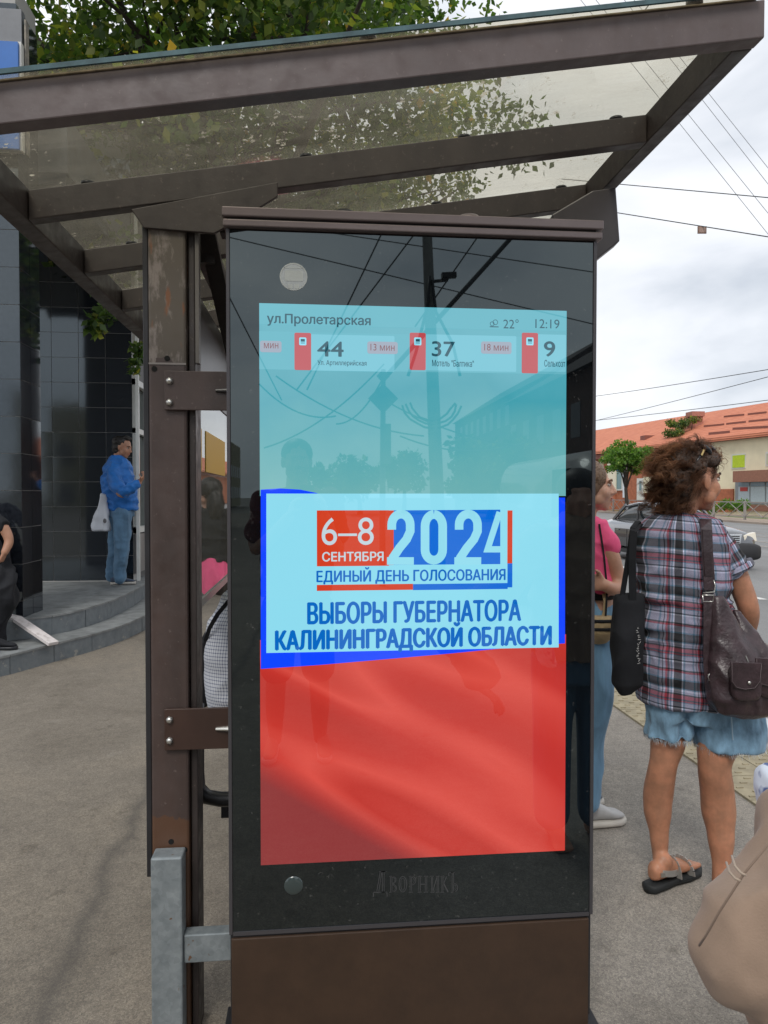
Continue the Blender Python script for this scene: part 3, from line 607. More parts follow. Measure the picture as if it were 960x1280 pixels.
def text(s, u0, v0, u1, v1, layer, m, par, bold=0, nm='lettering'):
    vs, fs = glyphs(s); x_ = [p[0] for p in vs]; y_ = [p[1] for p in vs]; lo_ = (min(x_), min(y_)); hi_ = (max(x_), max(y_)); p0_, p1_ = kp(u0, v0), kp(u1, v1); y = YK - .0006 * layer
    kx = (p1_[0] - p0_[0]) / (hi_[0] - lo_[0]); kz = (p0_[1] - p1_[1]) / (hi_[1] - lo_[1])
    pts = [(p0_[0] + (p[0] - lo_[0]) * kx, y - p[2] * .01, p1_[1] + (p[1] - lo_[1]) * kz) for p in vs]; mb = MB(); dx = bold * (p0_[1] - p1_[1]) * .85
    for k, (ox, oz) in enumerate(((0, 0), (dx, 0), (-dx, 0), (0, dx * .6), (0, -dx * .6)) if bold > 0 else ((0, 0),)): mb.add([(a + ox, b - k * .00008, c + oz) for a, b, c in pts], fs)
    me = bpy.data.meshes.new(nm); me.from_pydata(mb.v, [], mb.f); me.update(); return link(nm, me, m, par)
def ring(nm, u, v, r0, r1, layer, m, par, n=28):
    cx, cz = kp(u, v); y = YK - .0006 * layer; vs = []; fs = []
    for k in range(n): a = 2 * math.pi * k / n; vs += [(cx + r0 * math.cos(a), y, cz + r0 * math.sin(a)), (cx + r1 * math.cos(a), y, cz + r1 * math.sin(a))]
    for k in range(n): j = (k + 1) % n; fs.append((2 * k, 2 * k + 1, 2 * j + 1, 2 * j))
    me = bpy.data.meshes.new(nm); me.from_pydata(vs, [], fs); return link(nm, me, m, par)
g = G('screen_teal_gradient'); o = g.n('TexCoord').outputs['Object']; sx = g.n('SeparateXYZ'); g.l(o, sx.inputs[0]); k_ = g.math('ADD', sx.outputs[2], g.math('MULTIPLY', g.math('SUBTRACT', g.noise(o, 5, 3), .5), .25))
g.l(g.ramp(g.math('MULTIPLY', g.math('SUBTRACT', k_, 1.5), 2.2), [(0, (.14, .40, .41)), (.35, (.09, .36, .40)), (.6, (.05, .32, .39)), (.95, (.09, .38, .46))]), g.b.inputs['Emission Color']); g.b.inputs['Emission Strength'].default_value = .84; g.b.inputs['Base Color'].default_value = (.004, .004, .005, 1); g.b.inputs['Roughness'].default_value = .012; g.b.inputs['IOR'].default_value = 1.86
scr = quad('screen', 324, 379, 707, 620, 1, g.m, K)
quad('header_bar', 324, 379, 707, 414, 2, E_CYAN, scr); quad('timetable_row', 324, 414, 707, 468, 2, E_CYAN, scr)
scr2 = quad('flag_panel', 325, 800, 706, 1063, 1, E_FLAG, K)
# one rectangle exactly: bottom edge of the display at z .547
text('ул.Пролетарская', 334, 392, 463, 410, 3, E_GREY, scr, .03)
text('22°', 629, 399, 648, 411, 3, E_GREY, scr); text('12:19', 669, 399, 699, 411, 3, E_GREY, scr)
for cu, cv, rr_ in ((615, 405, .0062), (619, 403, .0072)): ring('cloud_icon', cu, cv, rr_ - .0016, rr_, 3, E_GREY, scr, 16)
quad('cloud_icon', 612, 408, 623, 409.4, 3, E_GREY, scr)
for x0, x1 in ((388, 493), (532, 645), (672, 707)): quad('route_card', x0, 418, x1, 465, 3, E_CARD, scr, .003)
for x0, x1, num, nu0, nu1, dest, du1, mn, m0, m1 in ((368, 389, '44', 397, 429, 'Ул. Артиллерийская', 458, '13 мин', 463, 493), (512, 532, '37', 540, 568, 'Мотель "Балтика"', 592, '18 мин', 605, 635), (652, 672, '9', 680, 693, 'Сельхозт', 706, None, 0, 0)):
    quad('route_tag', x0, 416, x1, 463 if x0 < 600 else 467, 4, E_RT, scr, .004)
    quad('bus_icon', (x0 + x1) / 2 - 4.5, 422, (x0 + x1) / 2 + 4.5, 432, 5, E_BOX, scr, .003); quad('bus_icon', (x0 + x1) / 2 - 2.6, 424, (x0 + x1) / 2 + 2.6, 427.5, 6, E_GREY, scr); quad('bus_icon', (x0 + x1) / 2 - 2.6, 428.6, (x0 + x1) / 2 + 2.6, 429.6, 6, E_GREY, scr)
    text(num, nu0, 427, nu1, 446, 5, E_GREY, scr, .035); text(dest, nu0, 450, du1, 459, 5, E_GREY, scr, .01)
    if mn: quad('minutes_pill', m0 - 4, 427, m1 + 4, 443, 5, E_PILL, scr, .006); text(mn, m0, 430, m1, 439, 6, E_PT, scr)
quad('minutes_pill', 325, 426, 352, 441, 5, E_PILL, scr, .006); text('мин', 330, 429, 348, 436, 6, E_PT, scr)
poly('blue_ribbon', [(326, 836), (400, 831), (480, 824), (560, 817), (640, 809), (706, 804), (706, 622), (412, 622), (395, 616), (375, 612), (350, 610.5), (326, 612)], 3, E_RIB, scr2)
box_ = poly('notice_box', [(333, 816), (698, 809), (698, 617), (333, 617)], 4, E_BOX, scr2)
quad('logo_block', 396, 638, 486, 707, 5, E_RED, scr2); quad('logo_block', 486, 638, 492, 706, 5, E_RED, scr2)
poly('logo_block', [(492, 706), (625, 705), (625, 637), (492, 638)], 5, E_BLUE, scr2)
text('6–8', 402, 647, 467, 681, 6, E_WHT, scr2, -.004); text('СЕНТЯБРЯ', 403, 690, 479, 701, 6, E_WHT, scr2, .04)
# the tall 2024 with rounded strokes
def stroke(pts, wpx, layer, m, par):
    ps = [V(kp(u, v)).to_3d() if False else V((kp(u, v)[0], 0, kp(u, v)[1])) for u, v in pts]; w_ = wpx / F * YK; vs = []; fs = []
    for i, p in enumerate(ps):
        a_ = (p - ps[max(i - 1, 0)]); b_ = (ps[min(i + 1, len(ps) - 1)] - p)
        d = (a_.normalized() + b_.normalized()) if a_.length and b_.length else (a_ + b_)
        d.normalize(); nrm = V((-d.z, 0, d.x)); mit = 1.0
        if a_.length and b_.length: mit = 1 / max(.5, nrm.dot(V((-a_.normalized().z, 0, a_.normalized().x))))
        vs += [p + nrm * w_ / 2 * mit, p - nrm * w_ / 2 * mit]
    vs = [(v_.x, YK - .0006 * layer, v_.z) for v_ in vs]
    for i in range(len(ps) - 1): fs.append((2 * i, 2 * i + 1, 2 * i + 3, 2 * i + 2))
    me = bpy.data.meshes.new('digit'); me.from_pydata(vs, [], fs); return link('digit', me, m, par)
def arc(cu, cv, ru, rv, a0, a1, n=14): return [(cu + ru * math.cos(math.radians(a0 + (a1 - a0) * i / n)), cv - rv * math.sin(math.radians(a0 + (a1 - a0) * i / n))) for i in range(n + 1)]
for ox in (484, 568):
    stroke([(ox + 5.5, 662)] + [(ox + 5.5, 658)] + arc(ox + 17, 656, 11.5, 13.5, 180, 0) + [(ox + 28.5, 664), (ox + 24, 674), (ox + 15, 685), (ox + 7, 697), (ox + 5.5, 703)], 11, 7, E_BOXT, scr2)
    stroke([(ox - .5, 701), (ox + 33, 701)], 9.5, 8, E_BOXT, scr2)
stroke(arc(542, 658, 11, 15, 90, 0, 8) + [(553, 684)] + arc(542, 687, 11, 13, 0, -180, 14) + [(531, 658)] + arc(542, 658, 11, 15, 180, 90, 8), 11, 7, E_BOXT, scr2)
stroke([(624, 640), (609, 686.5), (625, 686.5)], 8, 7, E_BOXT, scr2); poly('digit', [(624, 660), (624, 682), (615, 682)], 9, E_BLUE, scr2)
quad('logo_bar', 634, 638, 640, 704, 5, E_RED, scr2); quad('logo_bar', 634, 704, 640, 734, 5, E_BLUE, scr2); quad('logo_bar', 516, 730, 634.2, 736, 5, E_BLUE, scr2); quad('logo_bar', 396, 731, 516, 737, 5, E_RED, scr2)
text('ЕДИНЫЙ ДЕНЬ ГОЛОСОВАНИЯ', 396, 709.5, 631, 727.5, 6, E_TXT, scr2, .03)
text('ВЫБОРЫ ГУБЕРНАТОРА', 385, 753, 650, 775.5, 6, E_TXT, scr2, .05)
text('КАЛИНИНГРАДСКОЙ ОБЛАСТИ', 345, 781.5, 688, 810, 6, E_TXT, scr2, .045)
# decals in the black glass
DEC = mat('etched_icon', (.30, .33, .33), .25, var=.1, ior=2.0); DEC2 = mat('etched_icon_pale', (.42, .45, .44), .3, var=.1)
pic = ring('bus_pictogram', 367, 346, 0.0001, .036, 1, DEC, K); ring('icon_ring', 367, 346, .0325, .0355, 2, DEC2, pic)
quad('icon_bus', 356, 338, 379, 352, 2, DEC2, pic, .004); quad('icon_bus', 360, 355, 366, 361, 2, DEC2, pic, .002); quad('icon_bus', 367.5, 355, 374, 361, 2, DEC2, pic, .002); quad('icon_bus', 355, 334, 379, 336, 2, DEC2, pic)
q = kp(367, 1107); d_ = MB(); d_.ell((q[0], YK, q[1]), (.0255, 0, 0), (0, .006, 0), (0, 0, .0255), 24, 12); d_.build('round_sensor', mat('sensor_smoky_glass', (.035, .05, .05), .08, ior=1.7), K, True)
# maker's wordmark in narrow engraved serif capitals
WM = mat('wordmark_grey', (.055, .057, .06), .45)
def seg(us, layer=1): return us
def serif_word():
    m_ = MB()
    def st(x, y0, y1, w_=2.6, sf=True, dy=0):
        rect(x - w_ / 2 - 0, y0, x - w_ / 2 + .7, y1); rect(x + w_ / 2 - .7, y0, x + w_ / 2, y1)
        if sf:
            for yy in (y0, y1): rect(x - w_ / 2 - 1.2, yy - .35, x + w_ / 2 + 1.2, yy + .35)
    def rect(u0, v0, u1, v1):
        a_, b_ = kp(u0, v0), kp(u1, v1); n = len(m_.v); y = YK - .0007
        m_.v += [(a_[0], y, a_[1]), (b_[0], y, a_[1]), (b_[0], y, b_[1]), (a_[0], y, b_[1])]; m_.f.append((n, n + 3, n + 2, n + 1))
    def line(u0, v0, u1, v1, wd=.9):
        a_, b_ = kp(u0, v0), kp(u1, v1); d = V((b_[0] - a_[0], b_[1] - a_[1])).normalized(); k = wd / F * YK / 2; nx, nz = -d.y * k, d.x * k; y = YK - .0007; n = len(m_.v)
        m_.v += [(a_[0] + nx, y, a_[1] + nz), (b_[0] + nx, y, b_[1] + nz), (b_[0] - nx, y, b_[1] - nz), (a_[0] - nx, y, a_[1] - nz)]; m_.f.append((n, n + 1, n + 2, n + 3))
    def curve(cu, cv, ru, rv, a0, a1, wd=.9):
        p = arc(cu, cv, ru, rv, a0, a1, 10)
        for q0, q1 in zip(p, p[1:]): line(*q0, *q1, wd)
    T, B = 1089.5, 1115
    st(479, T, B, 3); line(475, T + 1, 471, B - 1); line(477, T + 1, 473.5, B - 1); line(474, T, 483, T, 1.1); line(467, B, 484, B, 1.1); line(467, B, 466.5, B + 6, 1.1); line(483.5, B, 484, B + 5, 1.1)       # Д
    t2 = 1095
    st(489, t2, B, 2.6); curve(490, t2 + 4.7, 5, 4.7, 90, -90); curve(490, B - 5, 5.6, 5, 90, -90); curve(490, t2 + 4.7, 3.6, 3.4, 90, -90, .6); curve(490, B - 5, 4.2, 3.6, 90, -90, .6)  # В
    curve(503.5, (t2 + B) / 2, 5, 10, 0, 360); curve(503.5, (t2 + B) / 2, 2.6, 8, 0, 360, .7)                                            # О
    st(513.5, t2, B, 2.6); curve(514.5, t2 + 5.5, 5.2, 5.5, 90, -90); curve(514.5, t2 + 5.5, 3.2, 4, 90, -90, .6)                                   # Р
    st(524.5, t2, B, 2.6); st(532.5, t2, B, 2.6); line(526, (t2 + B) / 2, 531, (t2 + B) / 2, 1.2)                                                   # Н
    st(540, t2, B, 2.2); st(547, t2, B, 2.2); line(541, B - 1, 546, t2 + 1, 1.0)                                                                    # И
    st(553, t2, B, 2.2); line(554, 1105, 558.5, t2, 1.0); line(554.5, 1104, 560, B, 1.6)                                                            # К
    st(566, T + 1, B, 2.6); line(561, T + 1, 566, T + 1, 1.1); line(561, T + 1, 560.6, T + 5, 1.1); curve(567, B - 5.5, 5, 5.5, 90, -90); curve(567, B - 5.5, 3, 4, 90, -90, .6)   # Ъ
    return m_
wm = serif_word(); wo_ = link('wordmark', wm.mesh('wordmark'), WM, K)
# ================================================================== FAR SIDE OF THE ROAD
O_ = atD(960, 620, 55); O_ = V((O_.x, O_.y, 0)); D_ = V((-math.sin(math.radians(9.6)), math.cos(math.radians(9.6)), 0)); NO = V((-D_.y, D_.x, 0))
if NO.x > 0: NO = -NO            # facade normal pointing back to the road
def fpt(s, out, z): return O_ + D_ * s + NO * out + UP * z
def fpx(u, v, out=0):
    r = ray(u, v); o = O_ + NO * out; t = (o - O3).dot(NO) / r.dot(NO); p = O3 + r * t; return (p - O_).dot(D_), p.z
def fbox(mb, s0, s1, o0, o1, z0, z1):
    return mb.hexa([fpt(s0, o0, z0), fpt(s0, o1, z0), fpt(s1, o1, z0), fpt(s1, o0, z0), fpt(s0, o0, z1), fpt(s0, o1, z1), fpt(s1, o1, z1), fpt(s1, o0, z1)])
rb = thing('red_roofed_building', 'long cream and brick building with a red tiled roof across the road', 'building', O_)
BRICK = mat('orange_brick', (.36, .12, .06), .85, var=.18, vscale=3, bump=.1, bscale=8); BRICK2 = mat('brown_canopy', (.26, .12, .08), .8, var=.1)
CREAM = mat('cream_wall', (.72, .65, .46), .85, var=.07, vscale=.6); TRIMW = mat('pale_cream_pilaster', (.70, .64, .50), .8, var=.04)
def rooftile():
    g = G('red_roof_tiles'); o = g.n('TexCoord').outputs['Object']; wv = g.n('TexWave', i_Scale=1.6, i_Distortion=.4); wv.bands_direction = 'Z'; g.l(o, wv.inputs['Vector'])
    c = g.ramp(g.noise(o, 1.3, 5, .6), [(.3, (.42, .125, .06)), (.7, (.58, .205, .105))]); c = g.mix(.35, c, g.ramp(wv.outputs['Fac'], [(.0, (.33, .11, .07)), (.4, (.56, .22, .15))])); g.l(c, g.b.inputs['Base Color']); g.b.inputs['Roughness'].default_value = .85
    g.bump(wv.outputs['Fac'], .5, .1); return g.m
ROOFT = rooftile()
eave = (fpx(960, 545)[1] + fpx(895, 553)[1]) / 2
s_split = fpx(889, 600)[0]; S1 = 130
fm = MB(); fbox(fm, -40, s_split, -8, 0, 0, eave - .02); fm.build('wall', CREAM, rb)
fm = MB(); fbox(fm, s_split, S1, -8, -.1, 0, eave - .6); fm.build('wall', BRICK, rb)
fm = MB(); fbox(fm, -40, s_split + .3, 0, .5, eave - .02, eave + .35); fbox(fm, s_split + .3, S1, -.1, .35, eave - .58, eave - .1); fm.build('cornice', mat('dark_red_gutter', (.20, .07, .05), .7), rb)
def vplane(u, v, back):
    r = ray(u, v); o = O_ - NO * back; t = (o - O3).dot(NO) / r.dot(NO); return (O3 + r * t).z
ridge = (vplane(960, 503, 7) + vplane(744, 538, 7)) / 2
rf = MB(); rf.prism([fpt(-42, .6, eave + .36), fpt(S1, .6, eave + .1), fpt(S1, -7, ridge), fpt(-42, -7, ridge)], -UP * .3); rf.prism([fpt(-42, -14, eave), fpt(-42, -7, ridge + .01), fpt(S1, -7, ridge + .01), fpt(S1, -14, eave)], -UP * .3); rf.build('roof', ROOFT, rb)
# snow guards
sg = MATS['dark_red_gutter']
for u0, u1, v in ((905, 930, 520), (935, 958, 517), (880, 905, 532), (908, 932, 529), (936, 960, 526), (886, 912, 541), (916, 960, 535)):
    bk = 3.0
    def rp(u, v):
        # intersection with the front roof slope
        a_, b_, c_ = fpt(0, .6, eave + .4), fpt(10, .6, eave + .4), fpt(0, -7, ridge + .05); n_ = (b_ - a_).cross(c_ - a_); r = ray(u, v); return O3 + r * ((a_ - O3).dot(n_) / r.dot(n_))
    MB().bar(rp(u0, v + 1.2), rp(u1, v - 1.2), .06, .22).build('snow_guard', sg, rb)
ch0, ch1 = rp(862, 535), rp(876, 535); cd = (ch0 - O3).dot(FW)
cm = MB(); ct = P(869, 515, cd); cb = P(869, 556, cd); hw = 6.6 / F * cd
cm.box(ct.x - hw, ct.x + hw, ct.y - .5, ct.y + .5, cb.z, ct.z); cm.box(ct.x - hw - .12, ct.x + hw + .12, ct.y - .6, ct.y + .6, ct.z - .45, ct.z); cm.build('chimney', mat('chimney_red', (.36, .15, .11), .85, var=.1), rb)
# attic dormer band seen behind the trees
dm = MB(); q0, q1 = rp(806, 548), rp(822, 548); dd_ = (q0 - O3).dot(FW); t0, t1 = P(806, 544, dd_ - .5), P(823, 553, dd_ - .5); dm.box(t0.x, t1.x, t0.y, t0.y + 1, t1.z, t0.z); dm.build('dormer', sg, rb)
def fel(nm, u0, v0, u1, v1, o0, o1, m, par=rb):
    s0, z1 = fpx(u0, v0, o1); s1, z0 = fpx(u1, v1, o1); mb = MB(); fbox(mb, min(s0, s1), max(s0, s1), o0, o1, z0, z1); return mb.build(nm, m, par)
LIME = mat('lime_blind', (.42, .55, .02), .6, var=.1); SHOPG = mat('shop_window_blue', (.16, .24, .30), .1, var=.3, vscale=.8); SHOPW = mat('frosted_pane', (.42, .50, .53), .25, var=.06); ALU = mat('alu_frame', (.25, .27, .28), .4)
w_ = fel('window', 914.5, 568, 931.5, 585.5, 0, .06, mat('window_white', (.6, .6, .56), .5)); fel('pane', 915.5, 569.5, 930.5, 584, .06, .09, LIME, w_)
w_ = fel('window', 957, 565, 972, 582, 0, .06, MATS['window_white']); fel('pane', 958, 567, 971, 580, .06, .09, mat('pale_blind', (.45, .45, .30), .6), w_)
fel('canopy', 916, 589, 990, 601, .0, .9, BRICK2)
sf = fel('shopfront', 919, 601, 990, 631, .0, .12, ALU)
for u0, u1 in ((923, 936.5), (938.5, 956), (958, 975)):
    fel('pane', u0, 602, u1, 607.5, .12, .16, SHOPG, sf); fel('pane', u0, 608.5, u1, 628.5, .12, .16, SHOPW, sf)
fel('shop_sign', 925, 609, 934, 614, .16, .2, mat('small_red_sign', (.45, .05, .04), .6), sf)
fel('brick_plinth', 889, 611.5, 916, 640, .0, .12, BRICK); fel('brick_plinth', 916, 631, 990, 640, .0, .14, BRICK2)
fel('pilaster', 759, 577, 769.5, 612, -.1, .18, TRIMW); fel('brick_plinth', 744, 613, 768, 640, -.1, .1, BRICK)
fel('pilaster', 744, 578, 752, 612, -.1, .15, TRIMW)
w_ = fel('window', 767.5, 583, 778, 613, -.1, .05, MATS['window_white']); fel('pane', 769, 589, 776.5, 611, .05, .08, mat('teal_pane', (.13, .22, .23), .1), w_); fel('shop_sign', 768, 584, 779, 588, .05, .12, mat('blue_shop_sign', (.04, .12, .42), .5), w_)
fel('pilaster', 778.5, 582, 781.5, 622, -.1, .12, mat('white_post', (.62, .66, .70), .5))
d_ = fel('door', 796, 598, 804, 625, -.1, .06, MATS['window_white']); fel('door_pane', 799, 601, 801.5, 613, .06, .09, mat('teal_pane', (.13, .22, .23), .1), d_)
fel('wall_panel', 804, 596, 830, 616, -.1, .05, CREAM)
# verge, far pavement, fence, hedge
A1, A2 = atZ(931, 650, 0), atZ(755, 638.5, 0); fd = (A2 - A1).normalized(); fn = V((-fd.y, fd.x, 0)); fn = fn if fn.x < 0 else -fn
def band(nm, o0, o1, z, m, s0=-60, s1=150):
    a_, b_ = A1 + fd * s0, A1 + fd * s1; pts = [a_ + fn * o0, b_ + fn * o0, b_ + fn * o1, a_ + fn * o1]; me = bpy.data.meshes.new(nm); me.from_pydata([(p.x, p.y, z) for p in pts], [], [(0, 1, 2, 3)]); return kind(link(nm, me, m), 'structure')
fp_ = MB(); a_, b_ = A1 - fd * 60, A1 + fd * 150
fp_.prism([(*(a_ + fn * 1.2).xy, 0), (*(b_ + fn * 1.2).xy, 0), (*(b_ - fn * 60).xy, 0), (*(a_ - fn * 60).xy, 0)], (0, 0, -.12)); o = fp_.build('far_pavement', mat('far_pavement_slabs', (.30, .245, .20), .9, var=.15, vscale=.7)); kind(o, 'structure')
GR = mat('verge_grass', (.10, .16, .035), .9, col2=(.16, .22, .05), vscale=4)
band('grass_verge', -1.0, -5.5, .008, GR, 22, 60)
band('grass_verge', -2.2, -4.5, .008, GR, -3, 8)
FEN = mat('grey_fence_paint', (.30, .28, .26), .5, metal=.2)
fence = thing('roadside_fence', 'low grey metal roadside fence with crossed bars in front of the red roofed building', 'fence', (A1.x, A1.y, 0))
sp = 4.2; s_ = -16.8; bars = 0
while s_ < 50:
    p = A1 + fd * s_; MB().bar(p, p + UP * 1.2, .12, .12, up=(1, 0, 0)).build('post', FEN, fence)
    q = p + fd * sp
    MB().bar(p + UP * 1.12, q + UP * 1.12, .05, .06).build('rail', FEN, fence); MB().bar(p + UP * .2, q + UP * .2, .05, .05).build('rail', FEN, fence)
    for k in range(2):
        a_ = p + fd * (sp * k / 2); b_ = p + fd * (sp * (k + 1) / 2)
        cb_ = MB(); cb_.bar(a_ + UP * .2, b_ + UP * 1.12, .035, .035); cb_.bar(a_ + UP * 1.12 + fn * .04, b_ + UP * .2 + fn * .04, .035, .035); cb_.build('cross_bar', FEN, fence)
    s_ += sp
hd = atZ(892, 645, 0); hedge = thing('green_shrub', 'low bright green shrub behind the roadside fence, right of the woman in plaid', 'shrub', (hd.x, hd.y, 0))
hc = [(V((hd.x + fd.x * t + random.uniform(-.4, .4) - fn.x * 1.2, hd.y + fd.y * t - fn.y * 1.2, random.uniform(.4, .95))), random.uniform(.4, .6)) for t in (-2, -1.3, -.6, 0, .7, 1.4, 2.2, 3, 4)]
crown_mesh('foliage', hc, 2600, .16, LEAF2, hedge)
b0 = atZ(783, 641, 0)
tree('street_tree', 'small street tree with a flat spreading bright green crown across the road', (b0.x, b0.y, 0), 2.2, P(783, 571, b0.dot(FW)), (2.5, 2.3, 1.35), 60, 8000, .22, LEAF2, 'young street trees across the road', .17, 10, (.28, .62), .4)
dcrown = b0.dot(FW)
b1 = atZ(856, 640, 0); b1 = V((b1.x, b1.y, 0))
tree('street_tree', 'sparse grey green street tree in front of the chimney across the road', (b1.x, b1.y, 0), 3.2, P(863, 546, b1.dot(FW)), (2.7, 2.0, 2.2), 40, 6500, .2, LEAF, 'young street trees across the road', .16, 10, (.35, .6), .6)
b2 = atZ(898, 640, 0); sh_ = thing('bare_shrub', 'reddish brown twiggy shrub against the brick plinth across the road', 'shrub', (b2.x, b2.y, 0))
crown_mesh('twigs', [(P(897, 612, b2.dot(FW)), 1.0), (P(902, 620, b2.dot(FW)), .9)], 900, .2, mat('russet_leaf', (.20, .09, .06), .8, var=.3), sh_)
lp = thing('lamp_post', 'thin pale lamp post behind the hair of the woman in plaid across the road', 'lamp post', (b1.x + 1.5, b1.y + 1, 0))
pz = P(886, 540, b1.dot(FW)); MB().tube([(pz.x, pz.y, 0), (pz.x, pz.y, pz.z)], [.14, .09], 10).build('pole', mat('pale_pole', (.45, .47, .5), .5), lp, True); MB().bar((pz.x - .8, pz.y, pz.z), (pz.x + .1, pz.y, pz.z), .2, .1).build('lamp_head', MATS['pale_pole'], lp)
# ================================================================== OVERHEAD WIRES
WIRE = mat('wire_grey', (.06, .065, .07), .6)
def wire(a, b, sag, r, label, grp=None, cat='wire', n=14, m=WIRE):
    a, b = V(a), V(b); pts = [a.lerp(b, i / n) - UP * (sag * 4 * (i / n) * (1 - i / n)) for i in range(n + 1)]
    o = MB().tube(pts, r, 6).build('overhead_wire', m, None, True); return tag(o, label, cat, grp)
def line3(u0, v0, d0, u1, v1, d1, ext0=0, ext1=0):
    a, b = P(u0, v0, d0), P(u1, v1, d1); return a + (a - b) * ext0, b + (b - a) * ext1
grp = 'overhead wires'
wire(*line3(772, 230, 16, 960, 247, 13, .5, .8), .0, .009, 'bold dark wire above the one carrying the small square plate', grp)
wire(*line3(772, 266, 16, 960, 296, 13, .5, .8), .0, .010, 'dark wire from which the small square plate hangs', grp)
wire(*line3(745, 493, 34, 960, 457, 20, .5, .8), .12, .011, 'upper of the three low wires above the red roof', grp)
wire(*line3(745, 524, 36, 960, 467, 20, .5, .8), .1, .010, 'middle of the three low wires above the red roof', grp)
wire(*line3(745, 524, 40, 960, 497, 26, .5, .8), .1, .013, 'lowest of the three wires just above the red roof', grp)
WF = mat('thin_wire_pale', (.30, .32, .35), .6)
for i, (u0, v0, u1, v1) in enumerate(((850, 155, 958, 290), (862, 145, 975, 285), (882, 130, 985, 262), (890, 122, 992, 250))):
    wire(*line3(u0, v0, 20, u1, v1, 20, 1.6, 1), 0, .008, ['faint steep wire, leftmost of the parallel set at the upper right', 'faint steep wire, second from the left of the parallel set', 'faint steep wire, third from the left of the parallel set', 'faint steep wire, farthest right of the parallel set at the edge'][i], 'faint parallel tram wires', m=WF)
wire(*line3(805, 14, 14, 816, 0, 14, 3, 3), 0, .012, 'short dark wire crossing the sky above the roof at the top right', grp)
sp_ = thing('hanging_plate', 'small brown square plate hanging on a dark wire in the sky', 'sign plate', P(877, 288, 14.2))
c_ = P(877.5, 287.5, 14.17); MB().bar(c_ - R_ * .085, c_ + R_ * .085, .02, .14).build('plate', mat('rusty_plate', (.20, .12, .09), .6, var=.2), sp_); MB().bar(c_ - R_ * .06 - FW * .013, c_ + R_ * .06 - FW * .013, .004, .1).build('plate_face', mat('plate_face', (.32, .22, .18), .6), sp_)
# ================================================================== CAR
car = thing('dark_sedan', 'dark grey sedan driving towards the camera behind the woman in plaid', 'car', (8.72, 17.1, -.12))
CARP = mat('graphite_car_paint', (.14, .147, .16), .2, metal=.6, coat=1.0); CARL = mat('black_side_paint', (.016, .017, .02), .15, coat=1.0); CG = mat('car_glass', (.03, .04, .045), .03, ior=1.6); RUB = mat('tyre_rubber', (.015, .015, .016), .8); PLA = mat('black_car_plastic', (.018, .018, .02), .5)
def cw(x, y, z): return V((8.72 + x, 17.1 - y, z - .12))    # y = forward (towards the camera)
def crings(st, n=28, ex=3.2):
    rg = []
    for (y, z0, z1, hw) in st: rg.append((cw(0, y, (z0 + z1) / 2), V((hw, 0, 0)), V((0, 0, (z1 - z0) / 2))))
    return MB().rings(rg, n, ex)
crings([(2.40, .42, .68, .60), (2.36, .30, .80, .78), (2.2, .22, .87, .88), (1.95, .18, .93, .905), (1.4, .18, 1.0, .91), (.9, .18, 1.05, .91), (.2, .18, 1.04, .915), (-.8, .18, 1.04, .915), (-1.5, .18, 1.06, .90), (-2.0, .22, 1.04, .86), (-2.3, .3, .98, .78), (-2.38, .45, .84, .6)]).build('body', CARP, car, True)
gh = crings([(1.02, .95, 1.04, .66), (.75, .92, 1.18, .67), (.35, .88, 1.39, .62), (0, .88, 1.455, .60), (-.5, .88, 1.46, .60), (-1.0, .88, 1.40, .60), (-1.45, .9, 1.18, .62), (-1.75, .92, 1.0, .62)], 28, 3.4).build('greenhouse', CG, car, True)
crings([(.42, 1.30, 1.405, .56), (.3, 1.34, 1.42, .57), (0, 1.38, 1.475, .575), (-.5, 1.38, 1.48, .575), (-1.0, 1.32, 1.425, .57), (-1.2, 1.26, 1.35, .56)], 28, 4).build('roof_panel', CARP, car, True)
